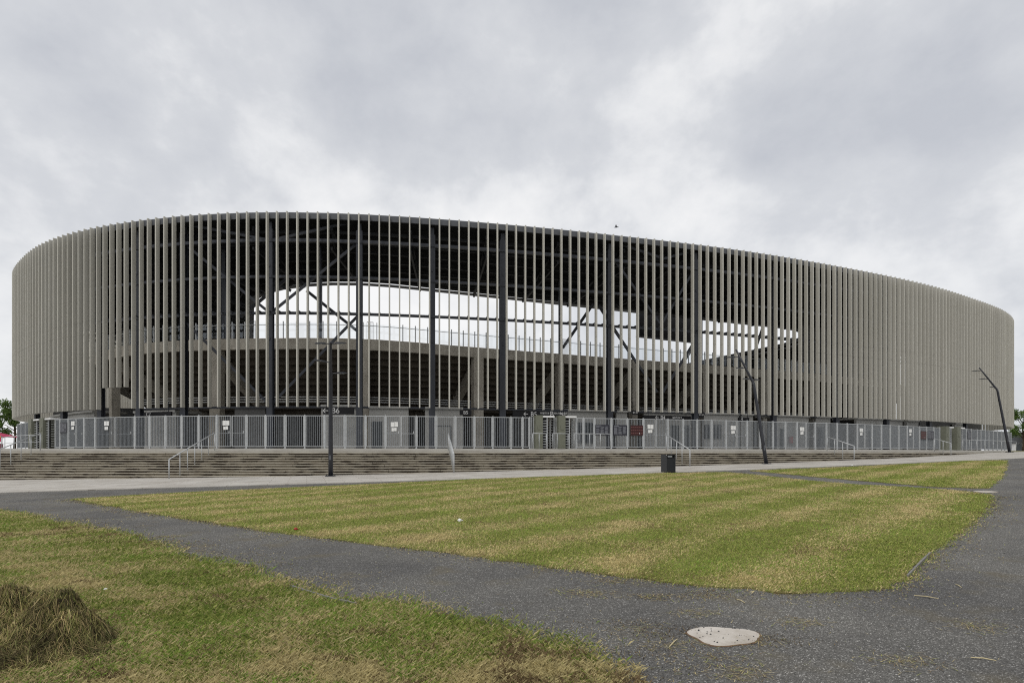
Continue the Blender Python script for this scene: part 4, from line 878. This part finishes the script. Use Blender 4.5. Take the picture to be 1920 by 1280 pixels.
def wide(r_, n): y = r_.uniform(3.5, 20, n)**1.0; x = r_.uniform(-.3, .95, n)*y; k = ~inside(LAWN[0], x, y) & ~inside(LAWN[2], x, y); return x[k], y[k]
scatter('grass_clippings', 900, wide, [STRAW*1.2, STRAW, LIME, BROWN*.5], 'stray straws scattered over the asphalt path', (.015, .06), 8, .004)
for (x0, y0, x1, y1), lb in zip(((1714, 1118, 1760, 1124), (1820, 1235, 1868, 1241), (1382, 1125, 1397, 1132), (1792, 1097, 1803, 1103), (1255, 1215, 1270, 1200), (644, 1213, 668, 1204)), ('long straw on the path below the right lawn', 'long straw near the lower right corner', 'short straw under the lawn corner', 'short straw right of the lawn curve', 'green stalk left of the manhole cover', 'pale stalk on the rough grass')):
    a, b = px(x0, y0), px(x1, y1); z = .055 if 'rough' in lb else .014
    o = MB().tube([(a[0], a[1], ground(*a)+z), ((a[0]+b[0])/2, (a[1]+b[1])/2+.004, ground(*a)+z+.006), (b[0], b[1], ground(*b)+z)], [.004, .005, .003], 5).build('straw', mat('dry_straw', (.55, .47, .28), .8)); tag(o, lb, 'straw')
# metal edging where it shows
def edging(pts, label):
    P = [px(*p) for p in pts]; mb = MB()
    for a, b in zip(P[:-1], P[1:]): mb.bar((a[0], a[1], ground(*a)+.02), (b[0], b[1], ground(*b)+.02), .022, .05)
    tag(mb.build('lawn_edging', mat('grey_edging', (.22, .21, .20), .7, noise=8)), label, 'edging')
edging([(545, 1103), (585, 1116), (625, 1128), (668, 1137)], 'grey edging strip along the rough grass'); edging([(1702, 1084), (1731, 1053), (1745, 1040)], 'thin grey edging strip at the curved lawn corner')
# litter
def crumple(xp, yp, s, m, label, nm='crumpled_paper', cat_='litter'):
    x, y = px(xp, yp); z = ground(x, y)+.04; mb = MB(); n = 9; r_ = random.Random(int(xp)); V = []; 
    for j in range(5):
        for i in range(n):
            a, b = 6.283*i/n, math.pi*(j+.5)/5; q = s*r_.uniform(.55, 1.2); V.append((x+q*math.sin(b)*math.cos(a), y+q*math.sin(b)*math.sin(a), z+q*.6*math.cos(b)+s*.3))
    mb.add(V, [(j*n+i, j*n+(i+1) % n, (j+1)*n+(i+1) % n, (j+1)*n+i) for j in range(4) for i in range(n)]+[tuple(range(n))[::-1], tuple(range(4*n, 5*n))]); tag(mb.build(nm, m), label, cat_)
crumple(862, 980, .06, M['paper'], 'crumpled white paper lying on the striped lawn')
crumple(555, 996, .045, M['red'], 'small red scrap at the lawn edge', 'red_scrap')
crumple(1598, 874, .06, M['paper'], 'tiny white scrap on the far right lawn')
crumple(198, 1112, .025, M['paper'], 'pale scrap on the rough grass beside the heap')

# ------------------------------------------------------------------ trees, tent, low building, bird
def tree(x, y, h, rad, label, seed, dark=1.0):
    r_ = np.random.default_rng(seed); z0 = ground(x, y) if not (y > 60 and x > -90) else Z_POD; o = empty('deciduous_tree', (x, y, z0), label, 'tree', 'trees behind the stadium')
    tr = MB(); tr.tube([(x, y, z0), (x+.1, y, z0+h*.3), (x-.05, y+.1, z0+h*.6), (x, y, z0+h*.85)], [.2, .15, .1, .03], 8); cl = []
    for i in range(16):
        a = r_.uniform(0, 6.283); zz = h*r_.uniform(.28, .95); rr = rad*math.sqrt(max(.05, 1-((zz/h-.55)/.5)**2))*r_.uniform(.45, 1.0); e_ = (x+rr*math.cos(a), y+rr*math.sin(a), z0+zz); tr.tube([(x, y, z0+zz*.72), ((x+e_[0])/2, (y+e_[1])/2, z0+zz*.92), e_], [.07, .045, .02], 5); cl.append((*e_, rad*r_.uniform(.22, .42)))
    tr.build('trunk', M['bark'], o, True)
    P = []; C = []
    for c_ in cl:
        n = 420; d_ = r_.normal(0, 1, (n, 3)); d_ /= np.linalg.norm(d_, axis=1)[:, None]; P.append(np.array(c_[:3])+d_*c_[3]*r_.uniform(.3, 1.1, (n, 1))*np.array([1, 1, .8])); C.append(np.tile(np.array([.075, .12, .03])*dark*r_.uniform(.7, 1.35), (n, 1))*r_.uniform(.7, 1.3, (n, 1)))
    P = np.concatenate(P); C = np.concatenate(C); n = len(P); u_ = r_.normal(0, 1, (n, 3)); u_ /= np.linalg.norm(u_, axis=1)[:, None]; v_ = np.cross(u_, r_.normal(0, 1, (n, 3))); v_ /= np.linalg.norm(v_, axis=1)[:, None]; s = r_.uniform(.10, .20, (n, 1))
    V = np.stack([P-u_*s, P+v_*s*.5, P+u_*s, P-v_*s*.5], 1).reshape(-1, 3)-np.array([x, y, z0]); T = ((np.arange(n)*4)[:, None, None]+np.array([[0, 1, 2], [0, 2, 3]])[None]).reshape(-1, 3)
    cr_ = bpy.data.objects.new('crown', raw_mesh('crown', V, T, M['leaf'], np.repeat(C, 4, axis=0))); link(cr_, o, (x, y, z0))
tree(-73.0, 90, 7.6, 2.6, 'green tree at the left picture edge beside the fins', 3, 1.35); tree(-84.0, 98, 6.6, 2.8, 'darker tree half cut by the left picture edge', 4, 1.0); tree(-70, 92, 4.6, 1.8, 'low bushy tree behind the left fence end', 9, 1.1)
tree(97.5, 117, 8.0, 3.0, 'green tree at the right picture edge beside the fins', 5, 1.35); tree(108, 124, 8.5, 3.2, 'pale tree cut by the right picture edge', 6, 1.5)
def tent():
    x, y = -66.0, 77; z = Z_POD; o = empty('market_tent', (x, y, z), 'pink and orange market tent behind the left railing', 'tent'); w_ = 3.2
    for sx in (-1, 1):
        for sy in (-1, 1): MB().tube([(x+sx*w_, y+sy*1.6, z), (x+sx*w_, y+sy*1.6, z+1.9)], .04, 6).build('leg', M['galv'], o)
    mb = MB(); zz = z+1.75; mb.v = [(x-w_, y-1.6, zz), (x+w_, y-1.6, zz), (x+w_, y+1.6, zz), (x-w_, y+1.6, zz), (x-w_*.5, y, zz+.55), (x+w_*.5, y, zz+.55)]; mb.f = [(0, 1, 5, 4), (1, 2, 5), (2, 3, 4, 5), (3, 0, 4)]; mb.build('canopy', M['pink'], o)
    mb = MB(); mb.box((x, y-1.63, zz-.33), (2*w_, .03, .62)); mb.box((x, y-1.3, z+.45), (2*w_-.4, .5, .9)); mb.build('valance', M['pink'], o); mb = MB(); mb.box((x, y-1.66, zz-.06), (2*w_, .02, .16)); mb.build('trim', M['orange'], o)
tent()
def low_building():
    x, y = 113, 132; z = Z_POD; o = empty('low_building', (x, y, z), 'low building with dark upper wall behind the right tree', 'building')
    MB().box((x, y, z+.9), (16, 8, 1.8)).build('lower_wall', M['white'], o); MB().box((x-.1, y, z+2.85), (16.3, 8.3, 2.1)).build('upper_wall', mat('slate_cladding', (.10, .105, .115), .7), o)
    MB().box((x, y, z+3.98), (16.6, 8.6, .16)).build('roof', M['steel_mid'], o); MB().box((x-7.2, y-4.02, z+.85), (1.2, .05, 1.7)).build('door', M['door'], o)
low_building()
def bird():
    p = sight(1155, 426, 84); o = empty('flying_bird', p, 'dark bird gliding above the stadium roof', 'bird'); V = []
    b = MB(); b.tube([p+Vector((-.30, 0, -.05)), p+Vector((-.14, 0, -.01)), p+Vector((.06, 0, .01)), p+Vector((.22, 0, .05)), p+Vector((.33, 0, .06))], [.01, .06, .08, .05, .012], 8)
    for s, (a1, a2, a3) in ((-1, ((.02, -.35, .17), (-.12, -.62, .10), (-.02, -.1, .03))), (1, ((.25, .35, .22), (.52, .62, .20), (.05, .1, .03)))):
        k = len(b.v); r0 = p+Vector((.12, 0, .03)); r1 = p+Vector((-.10, 0, .01)); m1 = p+Vector(a1); t_ = p+Vector(a2); m2 = m1+Vector((-.16, 0, -.03))
        b.v += [tuple(q+Vector((0, 0, .008))) for q in (r0, m1, t_, m2, r1)]+[tuple(q-Vector((0, 0, .008))) for q in (r0, m1, t_, m2, r1)]; b.f += [tuple(range(k, k+5)), tuple(range(k+9, k+4, -1))]+[(k+i, k+5+i, k+5+(i+1) % 5, k+(i+1) % 5) for i in range(5)]
    b.build('body', M['bird'], o)
bird()
print('blades', NBL, 'blocks', len(blocks), 'bars', NB, 'fins', k1-k0, 'spacing', SP, 'objects', len(bpy.data.objects))
